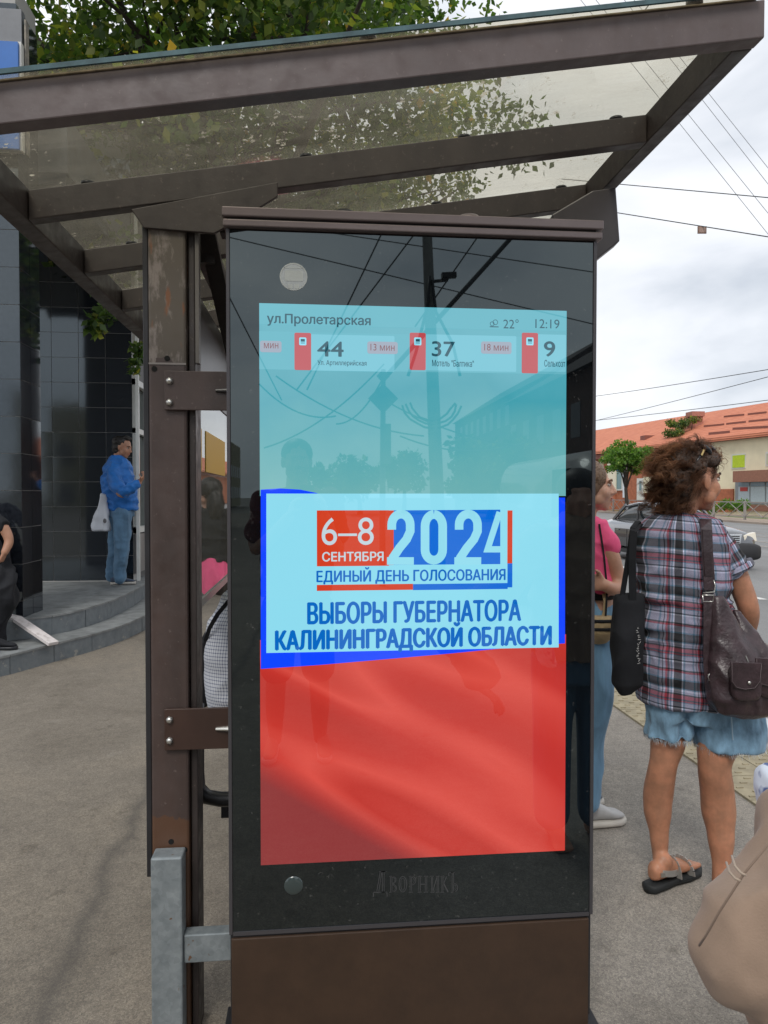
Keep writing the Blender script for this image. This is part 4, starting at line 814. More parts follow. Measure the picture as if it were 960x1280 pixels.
for sx_ in (-1, 1):
    pl = MB(); pl.bar(cw(sx_ * .68, 1.0, .93), cw(sx_ * .585, .38, 1.41), .05, .05); pl.build('pillar', CARP, car)
    MB().bar(cw(sx_ * .675, -.25, .95), cw(sx_ * .60, -.3, 1.44), .03, .07, up=(0, 1, 0)).build('pillar', PLA, car)
    pl = MB(); pl.bar(cw(sx_ * .66, -1.72, .98), cw(sx_ * .585, -1.1, 1.39), .05, .07); pl.build('pillar', CARP, car)
    MB().box(*[0, 0, 0, 0, 0, 0]) 
    m_ = MB(); c0_ = cw(sx_ * .97, .62, 1.0); m_.ell(c0_, (.10, 0, 0), (0, .06, 0), (0, 0, .075)); m_.bar(cw(sx_ * .86, .62, .96), c0_, .04, .03); m_.build('mirror', PLA, car, True)
    for yy in (1.38, -1.42):
        c_ = cw(sx_ * .80, yy, .32); wl = MB(); wl.tube([c_ + V((-.11, 0, 0)), c_ + V((-.10, 0, 0)), c_ + V((.10, 0, 0)), c_ + V((.11, 0, 0))], [.27, .315, .315, .27], 28); wh = wl.build('wheel', RUB, car, True)
        rm = MB(); xo = sx_ * .112; rm.tube([c_ + V((xo, 0, 0)), c_ + V((xo + sx_ * .006, 0, 0))], [.2, .19], 24)
        rm.build('rim', mat('alloy_rim', (.35, .36, .37), .3, metal=.8), wh, True)
        ar = MB(); ar.tube([cw(sx_ * .905, yy, .34) + V((-.01 * sx_, 0, 0)), cw(sx_ * .905, yy, .34) + V((.006 * sx_, 0, 0))], [.37, .37], 30); ar.build('wheel_arch', PLA, car)
    m_ = MB(); m_.prism([cw(sx_ * .86, 2.30, .64), cw(sx_ * .52, 2.40, .62), cw(sx_ * .50, 2.39, .77), cw(sx_ * .86, 2.24, .83)], (0, .12, 0)); m_.build('headlight', mat('headlight_glass', (.55, .52, .45), .1, emit=(1, .85, .6), es=.12), car, bevel=.01)
    MB().box(*(lambda a, b: (min(a.x, b.x), max(a.x, b.x), min(a.y, b.y), max(a.y, b.y), min(a.z, b.z), max(a.z, b.z)))(cw(sx_ * .905, 1.0, .20), cw(sx_ * .93, -1.0, .30))).build('sill', PLA, car)
    sd_ = MB(); 
    for y0_, y1_ in ((.95, -.28), (-.31, -1.05)):
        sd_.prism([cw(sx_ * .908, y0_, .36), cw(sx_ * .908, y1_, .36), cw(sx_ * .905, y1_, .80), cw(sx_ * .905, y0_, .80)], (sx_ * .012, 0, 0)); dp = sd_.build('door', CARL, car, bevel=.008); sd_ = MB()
        MB().bar(cw(sx_ * .93, y1_ + .12, .76), cw(sx_ * .93, y1_ + .30, .76), .02, .03).build('handle', CARP, dp)
gr_ = MB(); gr_.prism([cw(-.40, 2.42, .54), cw(.40, 2.42, .54), cw(.46, 2.40, .80), cw(-.46, 2.40, .80)], (0, .08, 0)); grl = gr_.build('grille', mat('chrome', (.55, .56, .57), .2, metal=.9), car, bevel=.01)
for k in range(5): MB().bar(cw(-.38, 2.43, .58 + k * .043), cw(.38, 2.43, .58 + k * .043), .012, .022).build('grille_bar', PLA, grl)
crings([(2.48, .30, .56, .76), (2.44, .22, .60, .87), (2.25, .20, .62, .92), (1.95, .20, .58, .93)], 28, 5).build('bumper', PLA, car, True)
# ================================================================== SECOND SIDE OF THE STREET, BEHIND THE CAMERA (seen mirrored in the kiosk glass)
def M(u, v, d): p = P(u, v, d); return V((p.x, 2 * YK - p.y, p.z))
CONC = mat('concrete_pole', (.22, .22, .21), .85, var=.15, vscale=8)
pole = thing('concrete_pole', 'concrete tram wire pole mirrored in the kiosk glass behind the photographer', 'pole', (M(547, 620, 13).x, M(547, 620, 13).y, 0))
b_ = M(547, 640, 13); t_ = M(533, 270, 13); MB().tube([(b_.x, b_.y, 0), b_, t_, t_ + (t_ - b_) * .3], [.15, .13, .085, .08], 12).build('shaft', CONC, pole, True)
cable = MB()
for r_ in (.55, .62, .48): 
    c_ = M(540, 492, 12.9); cable.tube([c_ + V((math.cos(a) * r_ * .9 + random.uniform(-.03, .03), 0, math.sin(a) * r_)) for a in [math.radians(200 + k * 14) for k in range(11)]], .02, 6)
cable.tube([M(510, 470, 12.8), M(520, 440, 12.8), M(535, 380, 12.8), M(537, 345, 12.8)], .03, 6); cable.tube([M(575, 470, 12.8), M(566, 430, 12.8), M(545, 390, 12.8), M(540, 350, 12.8)], .03, 6)
cable.build('coiled_cable', BLACKM, pole, True)
m_ = MB(); a_ = M(540, 352, 12.9); b_ = M(560, 350, 12.9); m_.bar(a_, b_, .04, .05); c_ = M(561, 345, 12.9); m_.bar(c_ - V((.13, 0, 0)), c_ + V((.13, 0, .02)), .12, .09); m_.build('street_camera', BLACKM, pole)
for (ua, va, ub, vb, r_, lb) in ((435, 380, 478, 290, .014, 'thin wire slanting left of the mirrored pole'), (300, 360, 440, 292, .0, ''), (452, 380, 520, 290, .014, 'thin wire passing close left of the mirrored pole'), (566, 378, 640, 296, .045, 'thick black cable right of the mirrored pole'), (563, 345, 600, 292, .014, 'thin wire above the mirrored street camera'), (288, 297, 741, 405, .011, 'long wire across the whole upper kiosk glass'), (420, 292, 741, 340, .010, 'long wire crossing the upper right kiosk glass'), (291, 380, 325, 447, .012, 'wire in the left margin of the kiosk glass')):
    if r_: wire(M(ua, va, 13) + (M(ua, va, 13) - M(ub, vb, 13)) * 1.2, M(ub, vb, 13) + (M(ub, vb, 13) - M(ua, va, 13)) * .8, 0, r_, lb + ', behind the camera', 'wires behind the camera')
for k, (ua, va, ub, vb) in enumerate(((330, 560, 480, 455), (345, 470, 530, 545), (420, 530, 480, 470), (480, 500, 690, 560), (500, 545, 660, 552), (324, 480, 420, 520))):
    wire(M(ua, va, 18), M(ub, vb, 18), .3, .02, ['sagging tram wire mirrored faintly, rising from the screen edge to the road sign', 'sagging tram wire mirrored faintly, falling behind the road sign', 'short tram wire mirrored faintly just left of the road sign top', 'long tram wire mirrored faintly right of the pole, upper of two', 'long tram wire mirrored faintly right of the pole, lower of two', 'tram wire mirrored faintly at the left edge of the teal area'][k], 'tram wires behind the camera')
sp = thing('priority_sign', 'diamond shaped road sign on a post mirrored in the screen', 'road sign', (M(478, 620, 12).x, M(478, 620, 12).y, 0))
b_ = M(478, 640, 12); t_ = M(479, 462, 12); MB().tube([(b_.x, b_.y, 0), b_, t_], [.05, .05, .04], 10).build('post', CONC, sp, True)
c_ = M(479, 498, 11.95); MB().prism([c_ + V((.25, 0, 0)), c_ + V((0, 0, .25)), c_ - V((.25, 0, 0)), c_ - V((0, 0, .25))], (0, -.02, 0)).build('plate', mat('sign_back', (.18, .19, .2), .6), sp); c_ = M(479, 470, 11.95); MB().prism([c_ + V((.11, 0, 0)), c_ + V((0, 0, .12)), c_ - V((.11, 0, 0)), c_ - V((0, 0, .12))], (0, -.02, 0)).build('upper_plate', MATS['sign_back'], sp)
c_ = M(482, 555, 11.95); MB().bar(c_ - UP * .33, c_ + UP * .33, .17, .1, up=(0, 1, 0)).build('control_box', MATS['sign_back'], sp)
def bldg(name, label, x0, x1, y0, y1, h, m, fl=3.0, roof=None, wins=True):
    t = thing(name, label, 'building', ((x0 + x1) / 2, (y0 + y1) / 2, 0)); box('wall', x0, x1, y0, y1, 0, h, m, t)
    if roof: MB().prism([(x0 - .3, y1 + .3, h), (x1 + .3, y1 + .3, h), ((x0 + x1) / 2, y1 + .3, h + roof)], (0, y0 - y1 - .6, 0)).build('roof', mat('dark_slate', (.06, .05, .05), .8), t)
    if wins:
        n = 0; z = 1.2; me = MB().box(-.02, .02, -.6, .6, 0, 1.6).mesh('window'); me2 = MB().box(-.6, .6, -.02, .02, 0, 1.6).mesh('window'); wm_ = mat('dim_window', (.03, .035, .04), .08)
        side = x1 if (x0 + x1) / 2 < 0 else x0
        while z < h - 1.8:
            y = y1 - 1.5
            while y > y0 + 1 and n < 90: o = link('window', me, wm_, t); o.location = V((side, y, z)) - t.location; o.matrix_parent_inverse = Matrix.Identity(4); y -= 2.6; n += 1
            x = x0 + 1.4
            while x < x1 - 1 and n < 110: o = link('window', me2, wm_, t); o.location = V((x, y1 + .01, z)) - t.location; o.matrix_parent_inverse = Matrix.Identity(4); x += 2.6; n += 1
            z += fl
    return t
B1 = mat('dark_grey_render', (.11, .105, .10), .9, var=.15, vscale=1); B2 = mat('ochre_render', (.36, .33, .22), .9, var=.1, vscale=1); B3 = mat('dark_red_brick_far', (.10, .065, .055), .9, var=.2, vscale=2)  # two of the houses have plain dark grey walls
bldg('grey_apartment_house', 'dark grey apartment house mirrored at the left margin of the kiosk glass', -8.4, -5.2, -34, -12.5, 6.8, B1)
bldg('ochre_apartment_row', 'long ochre apartment row mirrored in the teal screen, left of the road sign', -22, -11.5, -110, -42, 9.0, B2)
bldg('brick_town_house', 'dark brick town house mirrored at the right margin of the kiosk glass', 12.0, 22, -40, -14, 7.2, B3, roof=3.2)
bldg('dark_corner_house', 'low dark house behind the van mirrored right of the screen', 15.5, 26, -75, -44, 9.5, B1, roof=3.5)
for i, (u, d, h, r) in enumerate(((425, 60, 5, 2.4), (450, 64, 4.5, 2.2), (505, 70, 6, 2.2), (590, 55, 5, 2.4), (612, 50, 5.5, 2.6), (640, 46, 5.5, 2.6), (668, 42, 5, 2.4))):
    b_ = M(u, 640, d); tree('roadside_tree', ['round dark tree mirrored left of the road sign, farthest left of its row', 'dark tree mirrored just left of the road sign', 'pointed dark tree mirrored between sign and pole', 'dark tree mirrored just right of the concrete pole', 'dark tree mirrored second right of the concrete pole', 'dark tree mirrored third right of the concrete pole', 'dark tree mirrored nearest the brick town house'][i], (b_.x, b_.y, 0), h * .35, (b_.x, b_.y, h * .66), (r, r, h * .34), 14, 1500, .5, LEAF, 'trees behind the camera', .2, 4, (.8, 1.2))
# van
vb = M(740, 640, 9.5); VX, VY = vb.x + .3, vb.y
van = thing('pale_van', 'pale delivery van mirrored at the right margin of the kiosk glass', 'van', (VX, VY, 0))
VP_ = mat('van_paint', (.42, .42, .40), .3, coat=.6)
m_ = MB(); 
def vw(x, y, z): return V((VX + x, VY + y, z - .12))
m_.rings([(vw(0, y, (z0 + z1) / 2), V((hw, 0, 0)), V((0, 0, (z1 - z0) / 2))) for y, z0, z1, hw in ((2.35, .4, .9, .8), (2.2, .3, 1.1, .92), (1.7, .3, 1.35, .95), (1.2, .3, 2.0, .93), (.8, .3, 2.2, .92), (-2.4, .3, 2.2, .92), (-2.5, .4, 2.1, .88))], 28, 5); m_.build('body', VP_, van, True)
for sx_ in (-1, 1):
    MB().prism([vw(sx_ * .945, 1.4, 1.35), vw(sx_ * .94, .3, 1.35), vw(sx_ * .93, .3, 1.95), vw(sx_ * .93, .95, 1.95)], (sx_ * .015, 0, 0)).build('side_window', CG, van)
    for yy in (1.5, -1.5):
        c_ = vw(sx_ * .85, yy, .33); MB().tube([c_ - V((.11, 0, 0)), c_ + V((.11, 0, 0))], [.33, .33], 22).build('wheel', RUB, van, True)
MB().prism([vw(-.75, 1.72, 1.42), vw(.75, 1.72, 1.42), vw(.72, 1.26, 1.98), vw(-.72, 1.26, 1.98)], (0, .02, .02)).build('windscreen', CG, van)
# ================================================================== PEOPLE
import bmesh
def remesh(mb, name, m, parent, voxel=.008, smooth=3, wr=None, keep=None):
    me = mb.mesh('tmp'); bm = bmesh.new(); bm.from_mesh(me); bmesh.ops.recalc_face_normals(bm, faces=bm.faces); bm.to_mesh(me); bm.free()
    o = bpy.data.objects.new('tmp', me); COL.objects.link(o)
    md = o.modifiers.new('r', 'REMESH'); md.mode = 'VOXEL'; md.voxel_size = voxel; md.use_smooth_shade = True
    if smooth: s = o.modifiers.new('s', 'SMOOTH'); s.factor = .5; s.iterations = smooth
    dg = bpy.context.evaluated_depsgraph_get(); me2 = bpy.data.meshes.new_from_object(o.evaluated_get(dg)); bpy.data.objects.remove(o); bpy.data.meshes.remove(me)
    me2.name = name
    if wr:
        nn_ = [v.normal.copy() for v in me2.vertices]
        for v, n_ in zip(me2.vertices, nn_): v.co += n_ * wr(v.co, n_)
        me2.update()
    me2.materials.clear(); return link(name, me2, m, parent, True)
def folds(amp, s, st=(1, 1, .5), seed=0, ridge=True):
    def f(p, n_):
        q = V((p.x * st[0] + seed, p.y * st[1], p.z * st[2])) * s; a = noise.noise(q + V((noise.noise(q * .5), noise.noise(q * .5 + V((9, 0, 0))), 0)))
        return amp * ((1 - abs(a) * 2.2) - .4 if ridge else a)
    return f
def chain(mb, pts, n=14, sq=1.0):
    """limb: list of (centre, radius) swept with round caps"""
    ps = [V(p) for p, r in pts]; rs = [r for p, r in pts]
    # densify with smooth interpolation
    P2, R2 = [], []
    for i in range(len(ps) - 1):
        q0, q1, q2, q3 = ps[max(i - 1, 0)], ps[i], ps[i + 1], ps[min(i + 2, len(ps) - 1)]
        for k in range(5):
            t = k / 5; P2.append(.5 * ((2 * q1) + (q2 - q0) * t + (2 * q0 - 5 * q1 + 4 * q2 - q3) * t * t + (3 * q1 - q0 - 3 * q2 + q3) * t ** 3)); h = t * t * (3 - 2 * t); R2.append(rs[i] * (1 - h) + rs[i + 1] * h)
    P2.append(ps[-1]); R2.append(rs[-1]); mb.tube(P2, R2, n)
    for p, r in ((ps[0], rs[0]), (ps[-1], rs[-1])): mb.ell(p, (r, 0, 0), (0, r, 0), (0, 0, r), 12, 8)
class Fig:
    def __init__(s, d): s.d = d
    def p(s, u, v, dd=0): return atD(u, v, s.d + dd)
    def r(s, px): return px * s.d / F
    def ch(s, mb, pts, n=14): chain(mb, [(s.p(u, v, dd), s.r(r)) for u, v, dd, r in pts], n)
    def ringz(s, mb, rg, n=28, ex=2.3):  # (u, v, halfwidth px, halfdepth px, dd)
        mb.rings([(s.p(u, v, dd), R_ * s.r(hw), FW * s.r(hd)) for u, v, hw, hd, dd in rg], n, ex)
def head(mb, c, fwd, k=1.0, up=UP, ears=True, neck=None, female=False):
    """c: head centre, fwd: facing; k: scale (1 = 0.23 m tall)"""
    f = V(fwd).normalized(); r = f.cross(V(up)).normalized(); u = r.cross(f).normalized()
    def X(x, y, z): return c + (r * x + f * y + u * z) * k
    def E(x, y, z, a, b, d, n=18, m_=12): mb.ell(X(x, y, z), r * a * k, f * b * k, u * d * k, n, m_)
    E(0, -.015, .03, .074, .093, .085); E(0, .022, -.015, .060, .068, .080); E(0, .030, -.062, .047, .052, .045); E(0, .062, -.092, .022, .02, .018)
    E(0, .076, .026, .048, .014, .011); mb.tube([X(0, .083, .018), X(0, .098, -.008), X(0, .107, -.024), X(0, .092, -.033)], [.009 * k, .010 * k, .0125 * k, .008 * k], 10)
    for s_ in (-1, 1):
        E(s_ * .013, .090, -.028, .009, .010, .008); E(s_ * .033, .056, -.026, .030, .026, .034); E(s_ * .045, .03, -.055, .018, .03, .03)
        if ears: E(s_ * .077, -.006, -.006, .008, .017, .030); E(s_ * .074, .0, -.028, .007, .009, .012)
    E(0, .082, -.050, .021, .012, .006); E(0, .080, -.061, .018, .012, .007); E(0, .072, -.075, .02, .015, .012)
    return X
def face_parts(par, X, c, fwd, k, brow, lip, up=UP):
    f = V(fwd).normalized(); r = f.cross(V(up)).normalized(); u = r.cross(f).normalized()
    for s_ in (-1, 1):
        e_ = MB(); e_.ell(X(s_ * .031, .074, .010), r * .0125 * k, f * .009 * k, u * .0075 * k, 12, 8); eo = e_.build('eye', mat('eye_white', (.55, .5, .46), .2), par, True)
        e_ = MB(); e_.ell(X(s_ * .032, .0825, .010), r * .0055 * k, f * .002 * k, u * .0055 * k, 10, 6); e_.build('iris', mat('iris_brown', (.03, .018, .01), .1), eo, True)
        e_ = MB(); e_.tube([X(s_ * .014, .091, .028), X(s_ * .032, .088, .034), X(s_ * .052, .072, .028)], [.0035 * k, .004 * k, .002 * k], 6); e_.build('eyebrow', brow, par, True)
        e_ = MB(); e_.tube([X(s_ * .018, .081, .016), X(s_ * .031, .085, .0185), X(s_ * .046, .074, .014)], [.002 * k, .0025 * k, .0015 * k], 6); e_.build('upper_lid', brow, par, True)
    e_ = MB(); e_.ell(X(0, .090, -.051), r * .020 * k, f * .006 * k, u * .0045 * k, 12, 8); e_.ell(X(0, .088, -.0595), r * .017 * k, f * .006 * k, u * .0055 * k, 12, 8); e_.build('lips', lip, par, True)
def hand(mb, wrist, d, palm_n, k=1.0, curl=.6, thumb_side=1):
    """five-fingered hand; d: direction of the metacarpals, palm_n: palm normal (fingers curl towards it)"""
    d = V(d).normalized(); n_ = V(palm_n); n_ = (n_ - d * n_.dot(d)).normalized(); s_ = d.cross(n_).normalized() * thumb_side
    mb.rings([(wrist + d * t * k, s_ * a * k, n_ * b * k) for t, a, b in ((-.01, .026, .02), (.02, .033, .018), (.05, .040, .016), (.085, .041, .014), (.097, .036, .011))], 14, 2.5)
    for i, (off, ln) in enumerate(((.030, .068), (.010, .078), (-.011, .072), (-.031, .056))):
        p = wrist + (d * .09 + s_ * off) * k; a = curl * (.45 + .1 * i); dirv = d; pts = [(p, .0095 * k)]
        for seg_, fr in enumerate((.45, .30, .25)):
            dirv = (d * math.cos(a) + n_ * math.sin(a)); p = p + dirv * ln * fr * k; a += curl * .8; pts.append((p, (.0088 - seg_ * .0008) * k))
        mb.tube([q for q, _ in pts], [r_ for _, r_ in pts], 10); mb.ell(pts[-1][0], (pts[-1][1], 0, 0), (0, pts[-1][1], 0), (0, 0, pts[-1][1]), 8, 6)
    b_ = wrist + (d * .03 + s_ * .028) * k; m_ = b_ + (s_ * .028 + d * .030 + n_ * .014) * k; t_ = m_ + (d * .024 + n_ * .020 * (1 + curl) + s_ * .004) * k
    mb.tube([b_, m_, t_], [.014 * k, .0115 * k, .008 * k], 10); mb.ell(t_, (.008 * k, 0, 0), (0, .008 * k, 0), (0, 0, .008 * k), 8, 6)
def skin(name, c, v=.1):
    g = G(name); o = g.n('TexCoord').outputs['Object']; g.l(g.ramp(g.noise(o, 22, 5, .6), [(.3, tuple(x * (1 - v) for x in c)), (.7, (min(1, c[0] * (1 + v)), c[1] * (1 + v * .6), c[2] * (1 + v * .5)))]), g.b.inputs['Base Color'])
    g.b.inputs['Roughness'].default_value = .5; g.b.inputs['Subsurface Weight'].default_value = .12; g.b.inputs['Subsurface Radius'].default_value = (.02, .008, .004); g.b.inputs['Subsurface Scale'].default_value = .5
    g.bump(g.noise(o, 160, 3), .12, .003); return g.m
SK1 = skin('tanned_skin', (.42, .20, .115)); SK2 = skin('fair_skin', (.52, .30, .21)); SK3 = skin('olive_skin', (.36, .19, .12)); SKL = skin('leg_skin', (.40, .195, .115), .22)
def cloth(name, c, v=.18, rough=.85, weave=420, stretch=(1, 1, 1), vs=12):
    g = G(name); o = g.n('TexCoord').outputs['Object']; mpp = g.n('Mapping'); mpp.inputs['Scale'].default_value = stretch; g.l(o, mpp.inputs[0])
    g.l(g.ramp(g.noise(mpp.outputs[0], vs, 5, .6), [(.3, tuple(x * (1 - v) for x in c)), (.7, tuple(min(1, x * (1 + v)) for x in c))]), g.b.inputs['Base Color']); g.b.inputs['Roughness'].default_value = rough
    g.b.inputs['Sheen Weight'].default_value = .12 if max(c) > .05 else .0; g.b.inputs['Specular IOR Level'].default_value = .35; g.bump(g.noise(o, weave, 2), .25, .002); return g.m
DENIM = cloth('light_denim', (.18, .31, .43), .42, stretch=(1, 1, .5), vs=26); DENIM2 = cloth('mid_denim', (.085, .17, .27), .3, stretch=(1, 1, .3), vs=9); JEAN3 = cloth('blue_jeans_light', (.16, .31, .47), .3, stretch=(1, 1, .25), vs=14)
PINK = cloth('pink_cotton', (.78, .10, .24), .08); BLUEJ = cloth('royal_blue_jacket', (.010, .13, .44), .22, .55); BLACKC = cloth('black_cotton', (.010, .011, .014), .3); BEIGE = cloth('beige_wool', (.26, .185, .135), .06, .9, 300)
REDT = cloth('dark_red_tee', (.10, .012, .012), .1); LEATH = mat('plum_brown_leather', (.040, .024, .028), .33, var=.3, vscale=25, bump=.25, bscale=90); HAIRM = mat('dark_hair', (.010, .008, .007), .5, var=.3, vscale=30)
# ---- woman in the plaid shirt
D = 2.76; W = Fig(D); wm0 = atZ(862, 1108, 0)
wo = thing('person', 'woman in a plaid shirt and frayed denim shorts with a plum leather shoulder bag', 'person', (wm0.x, wm0.y, 0))
HF = (R_ * .95 + FW * .28 - UP * .03).normalized(); HC = W.p(868, 602, 0)
b = MB(); Xw = head(b, HC, HF, 1.02, female=True)
chain(b, [(W.p(858, 618), W.r(17)), (W.p(852, 640), W.r(17)), (W.p(850, 662), W.r(20))])
W.ringz(b, [(850, 655, 28, 16, 0), (850, 700, 44, 26, 0), (855, 780, 42, 26, 0), (868, 850, 48, 30, 0)])
W.ch(b, [(893, 676, 0, 12), (913, 705, -.01, 15), (928, 738, -.02, 13.5), (936, 765, -.02, 12.5), (932, 790, .05, 11.5), (922, 812, .14, 9)])
W.ch(b, [(806, 672, .02, 15), (802, 715, .09, 14), (806, 755, .18, 12), (830, 765, .30, 10), (850, 758, .36, 8)])
hand(b, W.p(922, 814, .15), V((-.2, .3, -1)), -R_, .95, .9, 1); hand(b, W.p(852, 757, .36), R_ * 1 + UP * .2, UP, .95, 1.1, 1)
legL = [(834, 898, 0, 20), (835, 925, 0, 21.5), (829, 955, -.01, 17), (823, 990, .012, 18.3), (822, 1012, .014, 17.2), (824, 1045, .005, 11.5), (825, 1072, 0, 9), (826, 1090, .0, 10)]
legR = [(907, 898, -.03, 23), (897, 930, -.05, 24), (893, 958, -.06, 19.5), (896, 985, -.045, 20), (898, 1012, -.04, 20.5), (901, 1045, -.055, 16), (902, 1082, -.07, 11), (902, 1112, -.08, 11.5)]
W.ch(b, legL, 18); W.ch(b, legR, 18)
def foot(mb, fg, heel, ball, toe, k=1.0, toes=True, side=None):
    h, bl, t = V(heel), V(ball), V(toe); d = (t - h).normalized(); s_ = d.cross(UP).normalized()
    mb.rings([(h - d * .018 * k + UP * .030 * k, s_ * .018 * k, UP * .024 * k), (h + UP * .038 * k, s_ * .031 * k, UP * .036 * k), (h.lerp(bl, .5) + UP * .040 * k, s_ * .032 * k, UP * .038 * k), (bl + UP * .026 * k, s_ * .042 * k, UP * .024 * k), (bl.lerp(t, .6) + UP * .018 * k, s_ * .042 * k, UP * .016 * k)], 16, 2.2)
    if toes:
        for i, (o_, ln) in enumerate(((.030, .040), (.012, .038), (-.004, .033), (-.018, .027), (-.031, .020))):
            p = bl.lerp(t, .55) + s_ * o_ * k * (1 if side != -1 else -1) + UP * .016 * k; q = p + d * ln * k; r_ = (.0125 if i == 0 else .009) * k; mb.tube([p, q], [r_, r_ * .9], 10); mb.ell(q, d * r_, s_ * r_, UP * r_ * .9, 10, 8)
fz = .035
hL = atZ(818, 1101, fz); tL = atZ(864, 1082, fz); hL.z = tL.z = fz
foot(b, W, hL, hL.lerp(tL, .62), tL, 1.0)
chain(b, [(W.p(826, 1072, .0), W.r(10)), (hL.lerp(tL, .22) + UP * .065, .036)])
hR = atZ(896, 1140, fz); tR = hR + (tL - hL).normalized() * .235 - FW * .0; hR.z = tR.z = fz
foot(b, W, hR, hR.lerp(tR, .62), tR, 1.0); chain(b, [(W.p(902, 1112, -.08), W.r(11)), (hR.lerp(tR, .2) + UP * .06, .036)])
remesh(b, 'body', SKL, wo, .0062, 4)
face_parts(wo, Xw, HC, HF, 1.02, mat('brown_brow', (.05, .028, .018), .7), mat('lip_rose', (.42, .14, .11), .45))
# plaid cloth: woven bands of two directions, mixed like a twill
def plaidmat():
    g = G('plaid_cotton'); at = g.n('Attribute', attribute_name='weft'); sx = g.n('SeparateXYZ'); g.l(at.outputs['Vector'], sx.inputs[0])
    base = (.33, .33, .41); blk = (.006, .007, .011); red = (.30, .03, .055); blu = (.10, .20, .28); wht = (.56, .57, .66); nvy = (.025, .035, .06)
    V_ = [(0, base), (.10, blu), (.15, base), (.22, nvy), (.25, base), (.30, red), (.35, nvy), (.40, base), (.44, blu), (.48, wht), (.52, blk), (.76, wht), (.80, blu), (.86, base)]
    H_ = [(0, base), (.12, wht), (.15, nvy), (.18, base), (.26, blu), (.28, red), (.31, nvy), (.34, red), (.42, blk), (.45, base), (.50, wht), (.54, blu), (.57, blk), (.74, blu), (.77, base), (.90, red), (.94, blk), (.97, base)]
    a = g.ramp(g.math('FRACT', g.math('MULTIPLY', sx.outputs[0], 1 / .150)), V_, 'CONSTANT'); b_ = g.ramp(g.math('FRACT', g.math('MULTIPLY', sx.outputs[1], 1 / .172)), H_, 'CONSTANT')
    avg = g.mix(.5, a, b_); mul = g.mix(.5, avg, g.mix(1.0, g.mix(1.0, a, b_, 'MULTIPLY'), (2.2, 2.2, 2.2), 'MULTIPLY'))
    o = g.n('TexCoord').outputs['Object']; tw = g.noise(o, 300, 2); c = g.mix(1.0, mul, g.ramp(tw, [(.3, (.85, .85, .85)), (.7, (1.12, 1.12, 1.12))]), 'MULTIPLY')
    g.l(c, g.b.inputs['Base Color']); g.b.inputs['Roughness'].default_value = .8; g.bump(tw, .2, .002); return g.m
def weft(o, fn):
    at = o.data.attributes.new('weft', 'FLOAT_VECTOR', 'POINT'); buf = np.empty(len(o.data.vertices) * 3, np.float32)
    for i, v in enumerate(o.data.vertices): q = fn(v.co); buf[3 * i:3 * i + 3] = (q[0], q[1], 0)
    at.data.foreach_set('vector', buf)
PLAID = plaidmat()
b = MB()
W.ringz(b, [(851, 641, 21, 17, 0), (850, 645, 30, 22, 0), (850, 651, 45, 27, 0), (849, 660, 53, 32, 0), (849, 680, 57, 36, .0), (850, 715, 58, 38, 0), (853, 755, 55, 37, 0), (856, 800, 56, 38, 0), (862, 840, 62, 41, 0), (866, 868, 66, 43, 0), (866, 877, 66, 43, 0)], 32, 2.4)
W.ch(b, [(891, 670, 0, 18), (903, 690, -.005, 22.5), (911, 703, -.01, 22.5)], 18)
W.ch(b, [(806, 668, .02, 17), (803, 690, .06, 20), (804, 705, .09, 19)], 18)
fa, fb_ = folds(.015, 7, (1, 1, .5), 3), folds(.008, 17, (1, 1, .8), 8); fc = folds(.013, 9, (.6, .6, 2.2), 14)
def shirtw(p, n_):
    # stronger horizontal creases at the waist, soft drape elsewhere
    wz = math.exp(-((p.z - (EYE - (760 - 620) * D / F)) / .10) ** 2); return fa(p, n_) * .8 + fb_(p, n_) * .6 + fc(p, n_) * (.35 + 1.1 * wz)
so_ = remesh(b, 'plaid_shirt', PLAID, wo, .0068, 4, shirtw)
axc = W.p(850, 760, 0)
# trim sleeve mouths and hem so that the shirt reads as cloth, then unroll the plaid
def wf_(co_):
    q = co_ - axc; x = q.dot(R_); y = q.dot(FW); ex = x + .0
    if x > .155 and co_.z > EYE - (712 - 620) * D / F:   # sleeve: bands follow the arm
        a_ = W.p(890, 660); b__ = W.p(920, 720); ax_ = (b__ - a_).normalized(); t = (co_ - a_).dot(ax_); sd2 = (co_ - a_).dot(ax_.cross(FW).normalized()); return (sd2 * 1.2 + .05, -t + .06)
    ang = math.atan2(x, -y); return (ang * .165 + .018, co_.z + .012 * math.sin(x * 9))
weft(so_, wf_)
# turned cuff at the sleeve hem
cf = MB(); ctr = W.p(917, 711, -.01); axs = (W.p(914, 703, -.01) - W.p(900, 675, 0)).normalized(); sv = axs.cross(FW).normalized(); fv = axs.cross(sv).normalized()
cf.rings([(ctr + axs * t, sv * r_, fv * r_) for t, r_ in ((-.012, W.r(24.5)), (.006, W.r(25)), (.016, W.r(22)), (.014, W.r(19)))], 26, 2.0); co_ = cf.build('sleeve_cuff', PLAID, wo, True); weft(co_, lambda c_: ((c_ - ctr).dot(sv) * 1.3 + .02, (c_ - ctr).dot(axs) + .02))
